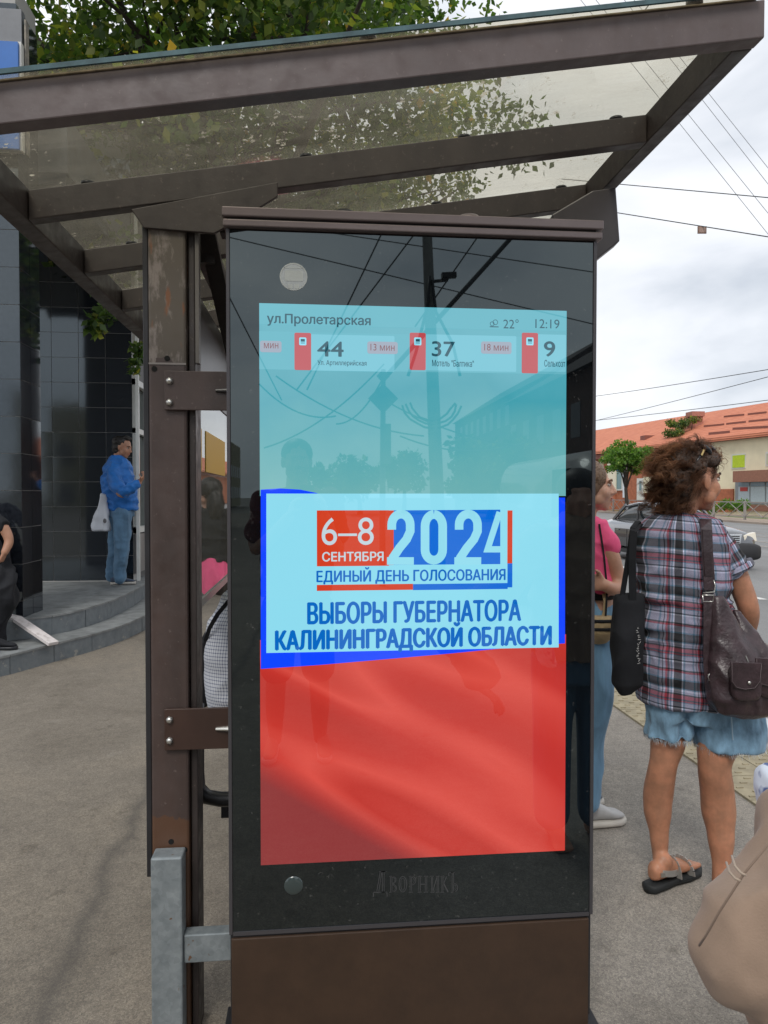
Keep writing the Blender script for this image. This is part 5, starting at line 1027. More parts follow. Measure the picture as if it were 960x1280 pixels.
# denim shorts with frayed hems
b = MB(); W.ringz(b, [(873, 862, 60, 38, 0), (876, 880, 68, 42, 0), (878, 897, 70, 40, 0)], 28, 2.4)
W.ringz(b, [(842, 880, 33, 32, 0), (837, 900, 28, 31, 0), (835, 920, 27.5, 29, 0)], 24, 2.2); W.ringz(b, [(908, 885, 41, 36, -.03), (912, 905, 40.5, 36, -.04), (911.5, 932, 41, 35, -.04)], 24, 2.2)
fs1 = folds(.009, 12, (1, 1, .7), 5); sm_ = W.p(866, 900, -.16)
def shortw(p, n_):
    dx_ = (p - sm_).dot(R_); dz_ = sm_.z + .05 - p.z; k_ = math.exp(-(dx_ / .016) ** 2) * (1 if (p - W.p(866, 900, 0)).dot(FW) < 0 else .2); return fs1(p, n_) - .026 * k_ * max(0, min(1, (dz_ + .01) / .05))
remesh(b, 'denim_shorts', DENIM, wo, .0062, 2, shortw)
FR = mat('frayed_white_threads', (.55, .60, .64), .9); fr = MB()
for cu, cv, hw, hd, dd, sl in ((835, 919, 27.5, 29, 0, -.02), (911.5, 931, 41, 35, -.04, -.05)):
    for k in range(420):
        a = random.uniform(0, 2 * math.pi); c_ = W.p(cu, cv, dd) + R_ * W.r(hw) * math.cos(a) + FW * W.r(hd) * math.sin(a); ln = random.uniform(.008, .024); dv = V((random.uniform(-.5, .5), random.uniform(-.5, .5), -1)).normalized()
        sd2 = dv.orthogonal().normalized() * random.uniform(.0012, .0028); c_ += UP * random.uniform(0, .008); n_ = len(fr.v); fr.v += [tuple(c_ - sd2), tuple(c_ + sd2), tuple(c_ + dv * ln + sd2 * .4), tuple(c_ + dv * ln - sd2 * .4)]; fr.f.append((n_, n_ + 1, n_ + 2, n_ + 3))
kind(link('frayed_hem', fr.mesh('frayed_hem'), FR, wo), 'stuff')
MB().bar(W.p(914, 893, -.155), W.p(916, 925, -.150), .004, .003).build('side_seam', mat('seam_pale', (.35, .48, .58), .9), wo)
# sandals
SAND = mat('black_sandal_sole', (.010, .012, .013), .7, bump=.1); STRAP = mat('pewter_strap', (.34, .33, .31), .35, metal=.35, var=.1)
for h_, t_ in ((hL, tL), (hR, tR)):
    d_ = (t_ - h_).normalized(); s_ = d_.cross(UP).normalized(); m_ = MB()
    m_.rings([(h_ + d_ * a_ + UP * (-.018), s_ * w_, UP * .016) for a_, w_ in ((-.045, .012), (-.03, .033), (.03, .036), (.09, .034), (.16, .046), (.225, .044), (.258, .022))], 18, 3.2)
    sdl = m_.build('sandal', SAND, wo, True)
    def band_(pts, r_=.0045, wd=.011):
        wd = wd * 1.6
        mb = MB()
        for q0, q1 in zip(pts, pts[1:]): mb.bar(q0, q1, .004, wd * 2, up=UP)
        return mb.build('strap', STRAP, sdl)
    c_ = h_ + d_ * .055
    band_([c_ + s_ * math.cos(a) * .040 + UP * (.030 + .012 * math.sin(a)) + d_ * (-.062 * math.sin(a)) for a in [math.radians(x) for x in range(-40, 221, 20)]], wd=.007)
    band_([h_ + d_ * .16 + s_ * .045 * math.cos(math.radians(x)) + UP * (.046 * math.sin(math.radians(x)) - .004) for x in range(0, 181, 20)], wd=.010)
    band_([h_ + d_ * .095 + s_ * .040 * math.cos(math.radians(x)) + UP * (.066 * math.sin(math.radians(x)) + .0) for x in range(0, 181, 20)], wd=.007)
    MB().box(*(lambda q: (q.x - .008, q.x + .008, q.y - .006, q.y + .002, q.z - .008, q.z + .008))(c_ + s_ * -.0 - FW * .036 + UP * .036 - d_ * .03)).build('buckle', BOLT, sdl)
# hair: volume plus a few thousand curled strands
def hairmat(name, a, b_, c3):
    g = G(name); at = g.n('Attribute', attribute_name='tint'); g.l(g.ramp(at.outputs['Fac'], [(0, a), (.6, b_), (1, c3)]), g.b.inputs['Base Color']); g.b.inputs['Roughness'].default_value = .42; g.b.inputs['Specular IOR Level'].default_value = .4
    tl = g.n('BsdfTranslucent'); g.l(g.mix(1.0, g.ramp(at.outputs['Fac'], [(0, a), (1, c3)]), (2, 1.5, 1.1), 'MULTIPLY'), tl.inputs[0]); mm_ = g.n('MixShader'); mm_.inputs[0].default_value = .25; g.l(g.b.outputs[0], mm_.inputs[1]); g.l(tl.outputs[0], mm_.inputs[2]); g.l(mm_.outputs[0], g.out.inputs[0]); return g.m
CURL = hairmat('brown_curls', (.045, .024, .015), (.17, .086, .047), (.50, .27, .14))
def strands(name, roots, m, parent, seg=9, r=.0011, keepdir=None, curl=.012, grav=.35, ln=(.05, .11)):
    vs = []; fs = []; tint = []
    for (p, d, L_, tn, *ph0) in roots:
        a0, w0 = ph0 if ph0 else (random.uniform(0, 6.28), random.uniform(5, 10)); d = V(d).normalized(); x = d.orthogonal().normalized(); y = d.cross(x); cu = curl * (random.uniform(.5, 1.3) if not ph0 else random.uniform(.9, 1.1)); prev = None; n0 = len(vs)
        for k in range(seg + 1):
            t = k / seg; q = V(p) + d * (L_ * t) - UP * grav * L_ * t * t + (x * math.cos(a0 + w0 * t) + y * math.sin(a0 + w0 * t) - x * math.cos(a0) - y * math.sin(a0)) * cu * min(1, t * 2)
            w_ = x * (math.cos(a0 + w0 * t + 1.57)) + y * math.sin(a0 + w0 * t + 1.57); rr_ = r * (1 - .7 * t)
            vs += [q + w_ * rr_, q - w_ * rr_ * .5 + d.cross(w_) * rr_ * .8, q - w_ * rr_ * .5 - d.cross(w_) * rr_ * .8]; tint += [min(1, tn + .25 * t)] * 3
        for k in range(seg):
            for j in range(3): fs.append((n0 + k * 3 + j, n0 + k * 3 + (j + 1) % 3, n0 + (k + 1) * 3 + (j + 1) % 3, n0 + (k + 1) * 3 + j))
    me = bpy.data.meshes.new(name); me.from_pydata([tuple(v) for v in vs], [], fs); at = me.attributes.new('tint', 'FLOAT', 'POINT'); at.data.foreach_set('value', np.array(tint, np.float32)); return link(name, me, m, parent, True)
hb = MB()
hair_blobs = [((864, 584, -.045), (20, 15)), ((848, 603, -.045), (18, 29)), ((884, 576, -.045), (13, 9)), ((843, 598, .01), (25, 34)), ((852, 580, .0), (30, 24)), ((864, 570, -.01), (25, 14)), ((840, 615, .01), (19, 22)), ((886, 574, -.02), (15, 9)), ((855, 605, .03), (20, 28)), ((868, 575, .05), (24, 16))]
for (u, v, dd), (ru, rv) in hair_blobs: hb.ell(W.p(u, v, dd), R_ * W.r(ru) * .9, FW * W.r(min(ru, 27) * .95), UP * W.r(rv) * .9, 20, 14)
hcap = remesh(hb, 'hair', mat('curly_hair_core', (.05, .027, .017), .6, var=.4, vscale=60, bump=.8, bscale=120), wo, .006, 2, folds(.010, 34, (1, 1, 1), 4))
roots = []
for (u, v, dd), (ru, rv) in hair_blobs:
    c_ = W.p(u, v, dd); nst = int(ru * rv * .9)
    for i in range(nst):
        q = V(rng.normal(size=3)); q.normalize(); p = c_ + R_ * W.r(ru) * q.x * .86 + FW * W.r(min(ru, 27)) * q.y * .86 + UP * W.r(rv) * q.z * .86
        pu, pv = u + ru * q.x, v - rv * q.z
        if pu > 872 and pv > 590: continue
        sw = -R_ * .75 + UP * .12 if q.z > -.2 else -R_ * .2 - UP * .4      # wind sweeps the curls back
        tg = V((noise.noise(p * 14), noise.noise(p * 14 + V((5, 0, 0))), noise.noise(p * 14 + V((0, 7, 0)))))
        d_ = (R_ * q.x * .38 + FW * q.y * .38 + UP * q.z * .38 + sw * .8 + tg * 1.5 + V(rng.normal(size=3)) * .12)
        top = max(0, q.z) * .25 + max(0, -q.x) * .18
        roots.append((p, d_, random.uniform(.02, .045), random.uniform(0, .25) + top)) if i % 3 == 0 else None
    for i in range(int(ru * rv * .11)):      # locks: bundles of strands that wave together
        q = V(rng.normal(size=3)); q.normalize(); p = c_ + R_ * W.r(ru) * q.x * .9 + FW * W.r(min(ru, 27)) * q.y * .9 + UP * W.r(rv) * q.z * .9
        if u + ru * q.x > 872 and v - rv * q.z > 590: continue
        sw = -R_ * .7 + UP * .05 if q.z > -.2 else -R_ * .2 - UP * .5
        tg = V((noise.noise(p * 11), noise.noise(p * 11 + V((5, 0, 0))), noise.noise(p * 11 + V((0, 7, 0)))))
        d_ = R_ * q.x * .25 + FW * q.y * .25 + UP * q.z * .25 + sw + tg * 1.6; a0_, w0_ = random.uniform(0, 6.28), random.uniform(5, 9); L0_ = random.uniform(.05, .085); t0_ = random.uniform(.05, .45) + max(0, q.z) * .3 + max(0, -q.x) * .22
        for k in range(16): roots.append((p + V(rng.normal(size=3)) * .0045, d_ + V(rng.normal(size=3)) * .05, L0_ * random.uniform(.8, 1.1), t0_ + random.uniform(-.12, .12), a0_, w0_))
for i in range(160):   # flyaway ends, backlight painted in as a paler tint
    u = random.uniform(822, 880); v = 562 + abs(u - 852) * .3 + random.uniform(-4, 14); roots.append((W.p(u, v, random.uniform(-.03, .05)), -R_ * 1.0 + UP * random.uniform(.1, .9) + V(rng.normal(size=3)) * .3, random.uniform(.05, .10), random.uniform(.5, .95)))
for i in range(90):   # curls over the forehead
    roots.append((W.p(random.uniform(884, 902), random.uniform(564, 577), random.uniform(-.05, .03)), R_ * random.uniform(-.2, .5) - UP * .5 + V(rng.normal(size=3)) * .5, random.uniform(.02, .045), random.uniform(.3, .8)))
strands('hair_curls', roots, CURL, hcap, 9, .0013, curl=.013)
# sunglasses pushed up into the hair (a thing she wears)
sg_ = thing('sunglasses', 'black sunglasses with gold hinges pushed up on the curly brown hair', 'sunglasses', tuple(W.p(884, 562, -.05)))
SGM = mat('black_acetate', (.01, .01, .012), .12); g0 = W.p(877, 558, -.075)
l_ = MB(); l_.ell(W.p(883, 562, -.07), (W.p(891, 568, -.075) - W.p(877, 557, -.07)) * .52, FW * .012 - UP * .004, (R_ * .3 + UP * .9) * .013, 16, 8); l_.build('lens', SGM, sg_, True)
l_ = MB(); l_.ell(W.p(889, 561, .035), (W.p(891, 568, 0) - W.p(877, 557, 0)) * .5, FW * .014, (R_ * .3 + UP * .9) * .012, 16, 8); l_.build('lens', SGM, sg_, True)
MB().tube([W.p(879, 564, -.085), W.p(872, 575, -.092), W.p(865, 585, -.094), W.p(862, 592, -.09)], [.0032, .0035, .003, .002], 8).build('temple_arm', SGM, sg_, True)
MB().bar(W.p(880, 562, -.088), W.p(876.5, 569, -.092), .004, .008).build('gold_hinge', mat('gold_metal', (.75, .55, .25), .25, metal=1), sg_)
# leather shoulder bag
lb = thing('leather_shoulder_bag', 'plum brown leather shoulder bag with flap pockets hanging from the right shoulder of the woman', 'handbag', tuple(W.p(920, 890, -.2)))
def strap(pts, w_, th, nm, m, par, up=None):
    ps = [V(p) for p in pts]; vs = []; fs = []
    for i, p in enumerate(ps):
        d = (ps[min(i + 1, len(ps) - 1)] - ps[max(i - 1, 0)]).normalized(); x = (up or R_); x = (x - d * x.dot(d)).normalized(); y = d.cross(x)
        vs += [p + x * w_ / 2 + y * th / 2, p - x * w_ / 2 + y * th / 2, p - x * w_ / 2 - y * th / 2, p + x * w_ / 2 - y * th / 2]
    for i in range(len(ps) - 1):
        for j in range(4): fs.append((i * 4 + j, i * 4 + (j + 1) % 4, (i + 1) * 4 + (j + 1) % 4, (i + 1) * 4 + j))
    fs += [(0, 1, 2, 3), tuple(len(vs) - 1 - k for k in range(4))]; return MB().add(vs, fs).build(nm, m, par, False, .0012)
st = strap([W.p(884, 650, .12), W.p(883, 646, .03), W.p(882, 650, -.08), W.p(883, 662, -.125), W.p(884, 690, -.14), W.p(886, 720, -.145), W.p(887, 738, -.15)], W.r(13.5), .006, 'shoulder_strap', LEATH, lb)
strap([W.p(u + .0, v, dd - .005) for u, v, dd in ((883, 662, -.125), (884, 690, -.14), (886, 720, -.145))], W.r(9.5), .004, 'strap_overlay', mat('leather_dark', (.028, .016, .019), .4, bump=.2, bscale=90), st)
rg = MB(); rg.tube([W.p(879, 741, -.155), W.p(893, 740, -.155), W.p(894, 732, -.155), W.p(892, 725, -.15)], .0022, 8); rg.tube([W.p(878, 744, -.16), W.p(892, 744, -.16), W.p(891, 752, -.16), W.p(879, 752, -.16), W.p(878, 744, -.16)], .0028, 8); rg.build('buckle_ring', BOLT, lb, True)
strap([W.p(886, 742, -.155), W.p(886, 780, -.17), W.p(886, 830, -.18), W.p(889, 862, -.185)], W.r(13), .006, 'side_strap', LEATH, lb)
for u in (887, 895): rg = MB(); rg.tube([W.p(u, 842, -.215), W.p(u - 2, 846, -.215), W.p(u, 851, -.215)], .0018, 6); rg.build('strap_loop', BOLT, lb, True)
b = MB(); W.ringz(b, [(897, 745, 6, 4, -.15), (901, 765, 12, 8, -.16), (909, 795, 20, 13, -.17), (918, 822, 30, 19, -.18), (925, 845, 38, 24, -.19), (929, 870, 43, 26, -.19), (929, 886, 36, 22, -.19), (928, 894, 22, 14, -.19)], 26, 2.5)
W.ringz(b, [(921, 762, 5, 4, -.12), (932, 785, 9, 7, -.14), (946, 812, 16, 12, -.17), (958, 845, 24, 18, -.19), (960, 875, 22, 18, -.19)], 22, 2.4)
bagb = remesh(b, 'bag_body', LEATH, lb, .0065, 3, folds(.007, 15, (1, 1, .6), 21))
for (u0, u1, v0, v1, dd) in ((916, 950, 829, 861, -.275), (947, 981, 824, 857, -.265)):
    pk = MB(); c_ = W.p((u0 + u1) / 2, (v0 + v1) / 2 + 9, dd); hw, hh = W.r((u1 - u0) / 2), W.r((v1 - v0) / 2)
    pk.rings([(c_ + FW * t, R_ * hw * s1, UP * hh * 1.25 * s1) for t, s1 in ((-.016, .80), (-.012, .93), (-.004, 1), (.03, 1))], 28, 4); pk.build('pocket', LEATH, lb, True)
    c_ = W.p((u0 + u1) / 2, (v0 + v1) / 2, dd - .024); fl_ = MB(); pts = [c_ - R_ * hw * 1.05 + UP * hh, c_ - R_ * hw * 1.0 - UP * hh * .4, c_ - R_ * hw * .7 - UP * hh * .85, c_ - R_ * hw * .1 - UP * hh, c_ + R_ * hw * .6 - UP * hh * .9, c_ + R_ * hw * .95 - UP * hh * .4, c_ + R_ * hw * 1.05 + UP * hh * .9]
    fo = fl_.prism(pts[::-1], FW * .006).build('pocket_flap', LEATH, lb, bevel=.002); st_ = MB(); 
    MB().tube([c_ + (p - c_) * .93 - FW * .001 for p in pts[0:7]], .0011, 5).build('stitching', mat('stitch_grey', (.10, .075, .08), .6), fo, True)
    d_ = c_ + R_ * hw * .15 - UP * hh * .45 - FW * .003; MB().cyl(d_, d_ - FW * .004, .0055, 12).build('stud', BOLT, fo, True)
MB().bar(W.p(932, 820, -.29), W.p(937, 832, -.285), .004, .004).build('zip_pull', BOLT, lb)
# black cloth tote on her left
tb = thing('black_tote_bag', 'black cloth tote bag hanging from the left shoulder of the woman in plaid', 'tote bag', tuple(W.p(785, 865, -.05)))
strap([W.p(800, 655, .06), W.p(797, 652, -.02), W.p(791, 660, -.09), W.p(785, 700, -.10), W.p(777, 750, -.09)], W.r(6.5), .004, 'strap', BLACKC, tb); strap([W.p(802, 657, .05), W.p(798, 655, -.03), W.p(792, 664, -.11), W.p(790, 700, -.115), W.p(791, 752, -.10)], W.r(9), .004, 'strap', BLACKC, tb)
b = MB(); W.ringz(b, [(787, 742, 18, 4, -.08), (786, 752, 18, 9, -.08), (784, 790, 19, 14, -.08), (783, 830, 18.5, 15, -.08), (784, 855, 17, 13, -.08), (782, 868, 7, 6, -.08)], 24, 3.0); remesh(b, 'bag_body', BLACKC, tb, .0065, 2, folds(.006, 14, (1, 1, .5), 31))
# small white script printed along the tote
pr = MB()
for k in range(16):
    v = 785 + k * 2.9; a_ = W.p(798 + random.uniform(-1.6, 1.6), v, -.136); pts = [a_ + R_ * W.r(random.uniform(-2.0, 2.0)) + UP * W.r(random.uniform(-1.2, 1.2)) for _ in range(4)]; pr.tube(pts, .0009, 4)
for q in range(len(pr.v)): pass
pr.build('printed_lettering', mat('white_print', (.45, .45, .45), .8), tb)
# ---- girl in pink
D2 = 3.25; Gf = Fig(D2); g0 = atZ(738, 1032, 0)
go = thing('person', 'girl in a bright pink t-shirt and pale blue jeans half hidden behind the kiosk', 'person', (g0.x, g0.y, 0))
GH = (R_ * .96 - FW * .22).normalized(); GC = Gf.p(739, 609, 0)
b = MB(); Xg = head(b, GC, GH, .98); chain(b, [(Gf.p(733, 625), Gf.r(13)), (Gf.p(731, 645), Gf.r(14)), (Gf.p(729, 660), Gf.r(17))]); Gf.ringz(b, [(728, 655, 24, 16, 0), (730, 700, 33, 22, 0), (735, 740, 30, 22, 0), (736, 765, 32, 24, 0)])
Gf.ch(b, [(752, 668, -.03, 13), (762, 692, -.05, 11.5), (770, 718, -.04, 10.5), (773, 732, -.06, 9.5), (766, 736, -.10, 8.5), (757, 732, -.13, 7.5)]); hand(b, Gf.p(758, 732, -.13), -R_ + UP * .25, -FW, .9, .9, 1)
Gf.ch(b, [(706, 668, .03, 13), (702, 700, .06, 11), (706, 735, .04, 10), (722, 745, -.05, 8)]); hand(b, Gf.p(724, 744, -.06), R_, -FW, .9, .9, -1)
remesh(b, 'body', SK2, go, .0062, 5); face_parts(go, Xg, GC, GH, .98, mat('fair_brow', (.16, .09, .05), .7), mat('lip_soft', (.48, .19, .16), .45))
b = MB(); Gf.ringz(b, [(729, 646, 17, 14, 0), (729, 652, 31, 19, 0), (730, 665, 36, 23, 0), (731, 700, 35, 25, 0), (736, 728, 32, 25, 0), (738, 741, 31, 25, 0)], 28, 2.3); Gf.ch(b, [(748, 664, -.02, 14), (758, 676, -.045, 13.5), (761, 683, -.05, 13.5)]); Gf.ch(b, [(710, 664, .02, 14), (703, 688, .045, 14)])
remesh(b, 'tshirt', PINK, go, .0066, 3, folds(.009, 12, (1, 1, .9), 41))
b = MB(); Gf.ringz(b, [(736, 744, 29, 23, 0), (736, 770, 33, 27, 0), (737, 795, 34, 28, 0)], 26, 2.3); Gf.ch(b, [(745, 790, -.05, 23), (748, 860, -.06, 19), (742, 920, -.06, 15.5), (736, 985, -.06, 14), (735, 1002, -.06, 14)]); Gf.ch(b, [(726, 790, .04, 22), (722, 870, .05, 19), (718, 940, .05, 15), (717, 1000, .05, 14)])
remesh(b, 'jeans', JEAN3, go, .007, 3, folds(.010, 9, (1, 1, .45), 51))
Gf.ringz(bb := MB(), [(736, 737, 32, 25.5, 0), (736, 747, 32, 25.5, 0)], 28, 2.3); bb.build('belt', BLACKC, go, True)
SHW = mat('white_sneaker', (.55, .52, .47), .6, var=.06); SHG = cloth('grey_suede', (.12, .14, .16), .15)
def sneaker(par, heel, toe, m_up, m_sole, k=1.0, lace=None):
    h_, t_ = V(heel), V(toe); d_ = (t_ - h_).normalized(); s_ = d_.cross(UP).normalized(); L_ = (t_ - h_).length
    m_ = MB(); m_.rings([(h_ + d_ * L_ * a + UP * (.016 * k), s_ * w_ * k, UP * .016 * k) for a, w_ in ((-.04, .012), (.0, .032), (.25, .036), (.6, .042), (.85, .044), (1.0, .026), (1.02, .01))], 20, 3); sh_ = m_.build('shoe', m_sole, par, True)
    m_ = MB(); m_.rings([(h_ + d_ * L_ * a + UP * (.03 + z_ / 2) * k, s_ * w_ * k, UP * z_ / 2 * k) for a, w_, z_ in ((-.02, .022, .06), (.08, .032, .075), (.3, .034, .078), (.5, .036, .058), (.7, .040, .034), (.88, .036, .024), (.98, .018, .012))], 20, 2.5); m_.build('upper', m_up, sh_, True)
    for i in range(4):
        p = h_ + d_ * L_ * (.40 + i * .085) + UP * (.093 - i * .012) * k; MB().tube([p - s_ * .024 * k - UP * .012 * k, p, p + s_ * .024 * k - UP * .012 * k], .0032 * k, 6).build('lace', lace or SHW, sh_, True)
    return sh_
q0, q1 = atZ(722, 1035, 0), atZ(779, 1028, 0); sneaker(go, q0, q1, cloth('off_white_suede', (.42, .42, .42), .15), SHW, 1.12, SHW)
q0, q1 = atZ(700, 1010, 0), atZ(752, 1004, 0); sneaker(go, q0, q1, SHG, SHW, 1.0)
hb = MB(); hb.ell(Gf.p(734, 598, .0), R_ * .086, FW * .092, UP * .088, 20, 14); hb.ell(Gf.p(737, 606, .0), R_ * .040, FW * .089, UP * .070, 20, 14); hb.ell(Gf.p(722, 615, .02), R_ * .05, FW * .06, UP * .09, 16, 10); hb.ell(Gf.p(719, 640, .02), R_ * .025, FW * .04, UP * .10, 14, 10)
HRG = hairmat('light_brown_hair', (.10, .06, .035), (.20, .125, .075), (.32, .21, .13)); o = remesh(hb, 'hair', mat('light_brown_hair_core', (.17, .105, .063), .5, var=.12, vscale=14, stretch=(3, 3, .5), bump=.4, bscale=60), go, .006, 2)
roots = []
for i in range(1500):
    q = V(rng.normal(size=3)); q.normalize(); 
    if q.z < -.3: continue
    p = Gf.p(734, 598, .0) + R_ * .086 * q.x + FW * .092 * q.y + UP * .088 * q.z; roots.append((p, -R_ * .9 - UP * .55 * (1 - q.z) + V((q.x, q.y, q.z)) * .02, random.uniform(.05, .10), random.uniform(.1, .6)))
strands('hair_strands', roots, HRG, o, 6, .0012, curl=.001, grav=.2)
BEL = cloth('sand_nylon', (.36, .27, .15), .1, .6); bp_ = thing('belt_bag', 'sand coloured belt bag with black zip worn by the girl in pink', 'belt bag', tuple(Gf.p(752, 800, -.12)))
b = MB(); Gf.ringz(b, [(750, 770, 16, 6, -.13), (751, 778, 17.5, 11, -.14), (751, 790, 17, 12, -.14), (749, 800, 12, 9, -.13), (748, 805, 5, 4, -.12)], 22, 2.8); remesh(b, 'pouch', BEL, bp_, .006, 2, folds(.003, 20, (1, 1, 1), 61))
Gf.ringz(zz := MB(), [(751, 773.5, 17.6, 10.5, -.14), (751, 776.5, 17.9, 11.2, -.14)], 22, 2.8); zz.build('zip', BLACKC, bp_, True); Gf.ringz(zz := MB(), [(751, 783, 18.2, 12.8, -.14), (751, 786.5, 18.2, 12.8, -.14)], 22, 2.8); zz.build('zip', BLACKC, bp_, True)
strap([Gf.p(755, 742, -.10), Gf.p(757, 752, -.115), Gf.p(756, 765, -.125), Gf.p(754, 772, -.13)], Gf.r(5), .004, 'strap', BEL, bp_); strap([Gf.p(749, 655, -.075), Gf.p(755, 695, -.10), Gf.p(759, 738, -.12), Gf.p(757, 770, -.13)], Gf.r(2.5), .003, 'cross_strap', BLACKC, bp_)
# ---- man in blue on the steps
D3 = 9.08; Mf = Fig(D3); m0 = atZ(150, 731, .36)
mo = thing('person', 'man in a royal blue jacket and jeans looking at his hands beside the tiled wall', 'person', tuple(m0))
MH = (R_ * .93 - FW * .18 - UP * .25).normalized(); MC = Mf.p(154, 559.5, 0)
b = MB(); Xm = head(b, MC, MH, 1.12, up=(UP + R_ * .28).normalized()); chain(b, [(Mf.p(150, 566), .065), (Mf.p(146, 578), .07), (Mf.p(146, 588), .09)])
Mf.ringz(b, [(147, 582, 9, 8, 0), (148, 610, 14, 10, 0), (150, 640, 14, 11, 0)])
Mf.ch(b, [(141, 590, -.12, 6.2), (146, 606, -.24, 6), (153, 617, -.30, 5.5), (166, 608, -.32, 4.2), (174, 603, -.30, 3.4)], 12); hand(b, Mf.p(174.5, 602.5, -.30), R_ * .5 + UP * .6, -R_, 1.05, 1.0, 1)
Mf.ch(b, [(147, 588, .16, 6), (152, 606, .24, 5.5), (158, 614, .26, 5), (168, 606, .16, 4), (174, 602, .06, 3.4)], 12); hand(b, Mf.p(174, 602, .06), R_ * .5 + UP * .6, -R_, 1.05, 1.0, -1)
remesh(b, 'body', SK3, mo, .011, 2)
face_parts(mo, Xm, MC, MH, 1.12, mat('black_brow', (.015, .01, .008), .7), mat('lip_olive', (.35, .14, .10), .5), up=(UP + R_ * .28).normalized())
b = MB(); Mf.ringz(b, [(147, 570, 7, 7, 0), (147, 575, 12, 11, 0), (147, 584, 17, 16, 0), (147, 598, 20, 16, 0), (150, 615, 20.5, 16.5, 0), (152, 630, 20, 16, 0), (153, 638, 19, 15.5, 0)], 26, 2.2)
Mf.ch(b, [(142, 586, -.12, 8.2), (144, 602, -.22, 8.4), (152, 614, -.28, 8), (162, 611, -.31, 6.8), (170, 605, -.31, 5.2)], 14); Mf.ch(b, [(148, 586, .12, 8), (152, 606, .22, 8), (160, 613, .26, 7), (170, 605, .10, 5)], 14)
fj1, fj2 = folds(.020, 6.5, (1, 1, 1.6), 71), folds(.012, 15, (1, 1, 1.4), 12)
remesh(b, 'jacket', BLUEJ, mo, .011, 2, lambda p, n_: fj1(p, n_) + .3 * fj2(p, n_))
b = MB(); Mf.ringz(b, [(151, 634, 15.5, 13, 0), (151, 645, 16, 14, 0)], 22, 2.2); Mf.ch(b, [(152, 645, -.09, 12), (153, 668, -.11, 10), (152, 692, -.10, 8), (150, 708, -.09, 7.4), (150, 722, -.09, 7.6)], 14); Mf.ch(b, [(148, 645, .10, 12), (146, 670, .14, 10), (143, 695, .16, 8), (140, 720, .18, 7.4)], 14)
fj3, fj4 = folds(.018, 6, (1, 1, .9), 81), folds(.005, 13, (.8, .8, 1.3), 8)
remesh(b, 'jeans', DENIM2, mo, .011, 1, lambda p, n_: fj3(p, n_) + fj4(p, n_))
q0 = atZ(139, 731, .362); q1 = atZ(169.5, 730, .362); NAV = cloth('navy_canvas', (.05, .07, .11), .15); sneaker(mo, q0, q1, NAV, mat('pale_rubber', (.42, .40, .36), .7), 1.12); q0 = atZ(131, 725, .362); q1 = q0 + R_ * .29 - FW * .05; sneaker(mo, q0, q1, NAV, MATS['pale_rubber'], 1.12)
hb = MB(); r_ = MH.cross(UP).normalized(); hb.ell(Mf.p(150.5, 553, 0), MH * .105, r_ * .090, (UP + R_ * .28).normalized() * .082, 16, 12); hb.ell(Mf.p(147, 561, .0), MH * .06, r_ * .085, UP * .08, 14, 10); hb.ell(Mf.p(159, 547.5, 0), MH * .05, r_ * .07, UP * .026, 14, 10); remesh(hb, 'hair', HAIRM, mo, .010, 1, folds(.012, 30, (1, 1, 1), 5))
wb = thing('white_carrier_bag', 'white plastic carrier bag hanging behind the man in the blue jacket', 'carrier bag', tuple(Mf.p(126, 664, -.1)))
b = MB(); Mf.ringz(b, [(130, 617, 3.5, 2, -.15), (129, 630, 5, 4, -.15), (127, 645, 8.5, 6, -.16), (126, 657, 10.5, 8, -.16), (127, 663, 10.5, 8, -.16)], 20, 2.6); remesh(b, 'bag', mat('white_plastic', (.50, .53, .58), .35), wb, .012, 1, folds(.022, 9, (1, 1, .6), 91)); MB().ell(Mf.p(131, 651, -.255), R_ * .022, FW * .004, UP * .03, 12, 6).build('printed_mark', mat('grey_print', (.12, .12, .13), .7), wb, True)
# ---- person in black at the left edge, with the plank
D4 = 6.45; Lf = Fig(D4); l0 = atZ(-6, 806, .17)
lo = thing('person', 'person in black clothes cut off by the left edge of the photo', 'person', tuple(l0))
LC = Lf.p(-58, 600, 0); b = MB(); Xl = head(b, LC, (R_ - FW * .2), 1.05); chain(b, [(Lf.p(-56, 612), .06), (Lf.p(-46, 635), .07)]); Lf.ringz(b, [(-42, 640, 20, 14, 0), (-24, 680, 24, 16, 0)])
Lf.ch(b, [(-14, 640, -.02, 8), (2, 657, -.03, 7), (9, 668, -.03, 6.2), (11, 678, -.04, 5.5), (6, 690, -.08, 4.5)], 12); hand(b, Lf.p(6, 690, -.08), -UP - R_ * .4, -R_, 1, .8, 1); Lf.ch(b, [(-48, 635, .03, 8), (-52, 670, .03, 7), (-44, 700, -.05, 5)], 12)
remesh(b, 'body', SK3, lo, .010, 2); b = MB(); Lf.ringz(b, [(-48, 626, 11, 9, 0), (-42, 634, 22, 14, 0), (-32, 665, 25, 17, 0), (-22, 700, 28, 19, 0)], 24, 2.3); Lf.ch(b, [(-20, 640, -.02, 10), (-2, 650, -.03, 9.5), (2, 657, -.03, 8.5)], 12); remesh(b, 'tshirt', BLACKC, lo, .011, 2, folds(.02, 8, (1, 1, .8), 3))
b = MB(); Lf.ringz(b, [(-18, 690, 26, 18, 0), (-10, 720, 28, 19, 0), (-8, 745, 27, 19, 0)], 22, 2.3); Lf.ch(b, [(2, 725, -.08, 17), (6, 745, -.10, 15), (-2, 775, -.06, 10), (-4, 800, -.04, 9)], 14); Lf.ch(b, [(-22, 740, .1, 16), (-26, 800, .12, 9)], 14); remesh(b, 'trousers', BLACKC, lo, .012, 2, folds(.03, 6, (1, 1, .8), 33))
q0 = atZ(-18, 812, .172); sneaker(lo, q0, q0 + R_ * .27, BLACKC, BLACKM, 1.05)
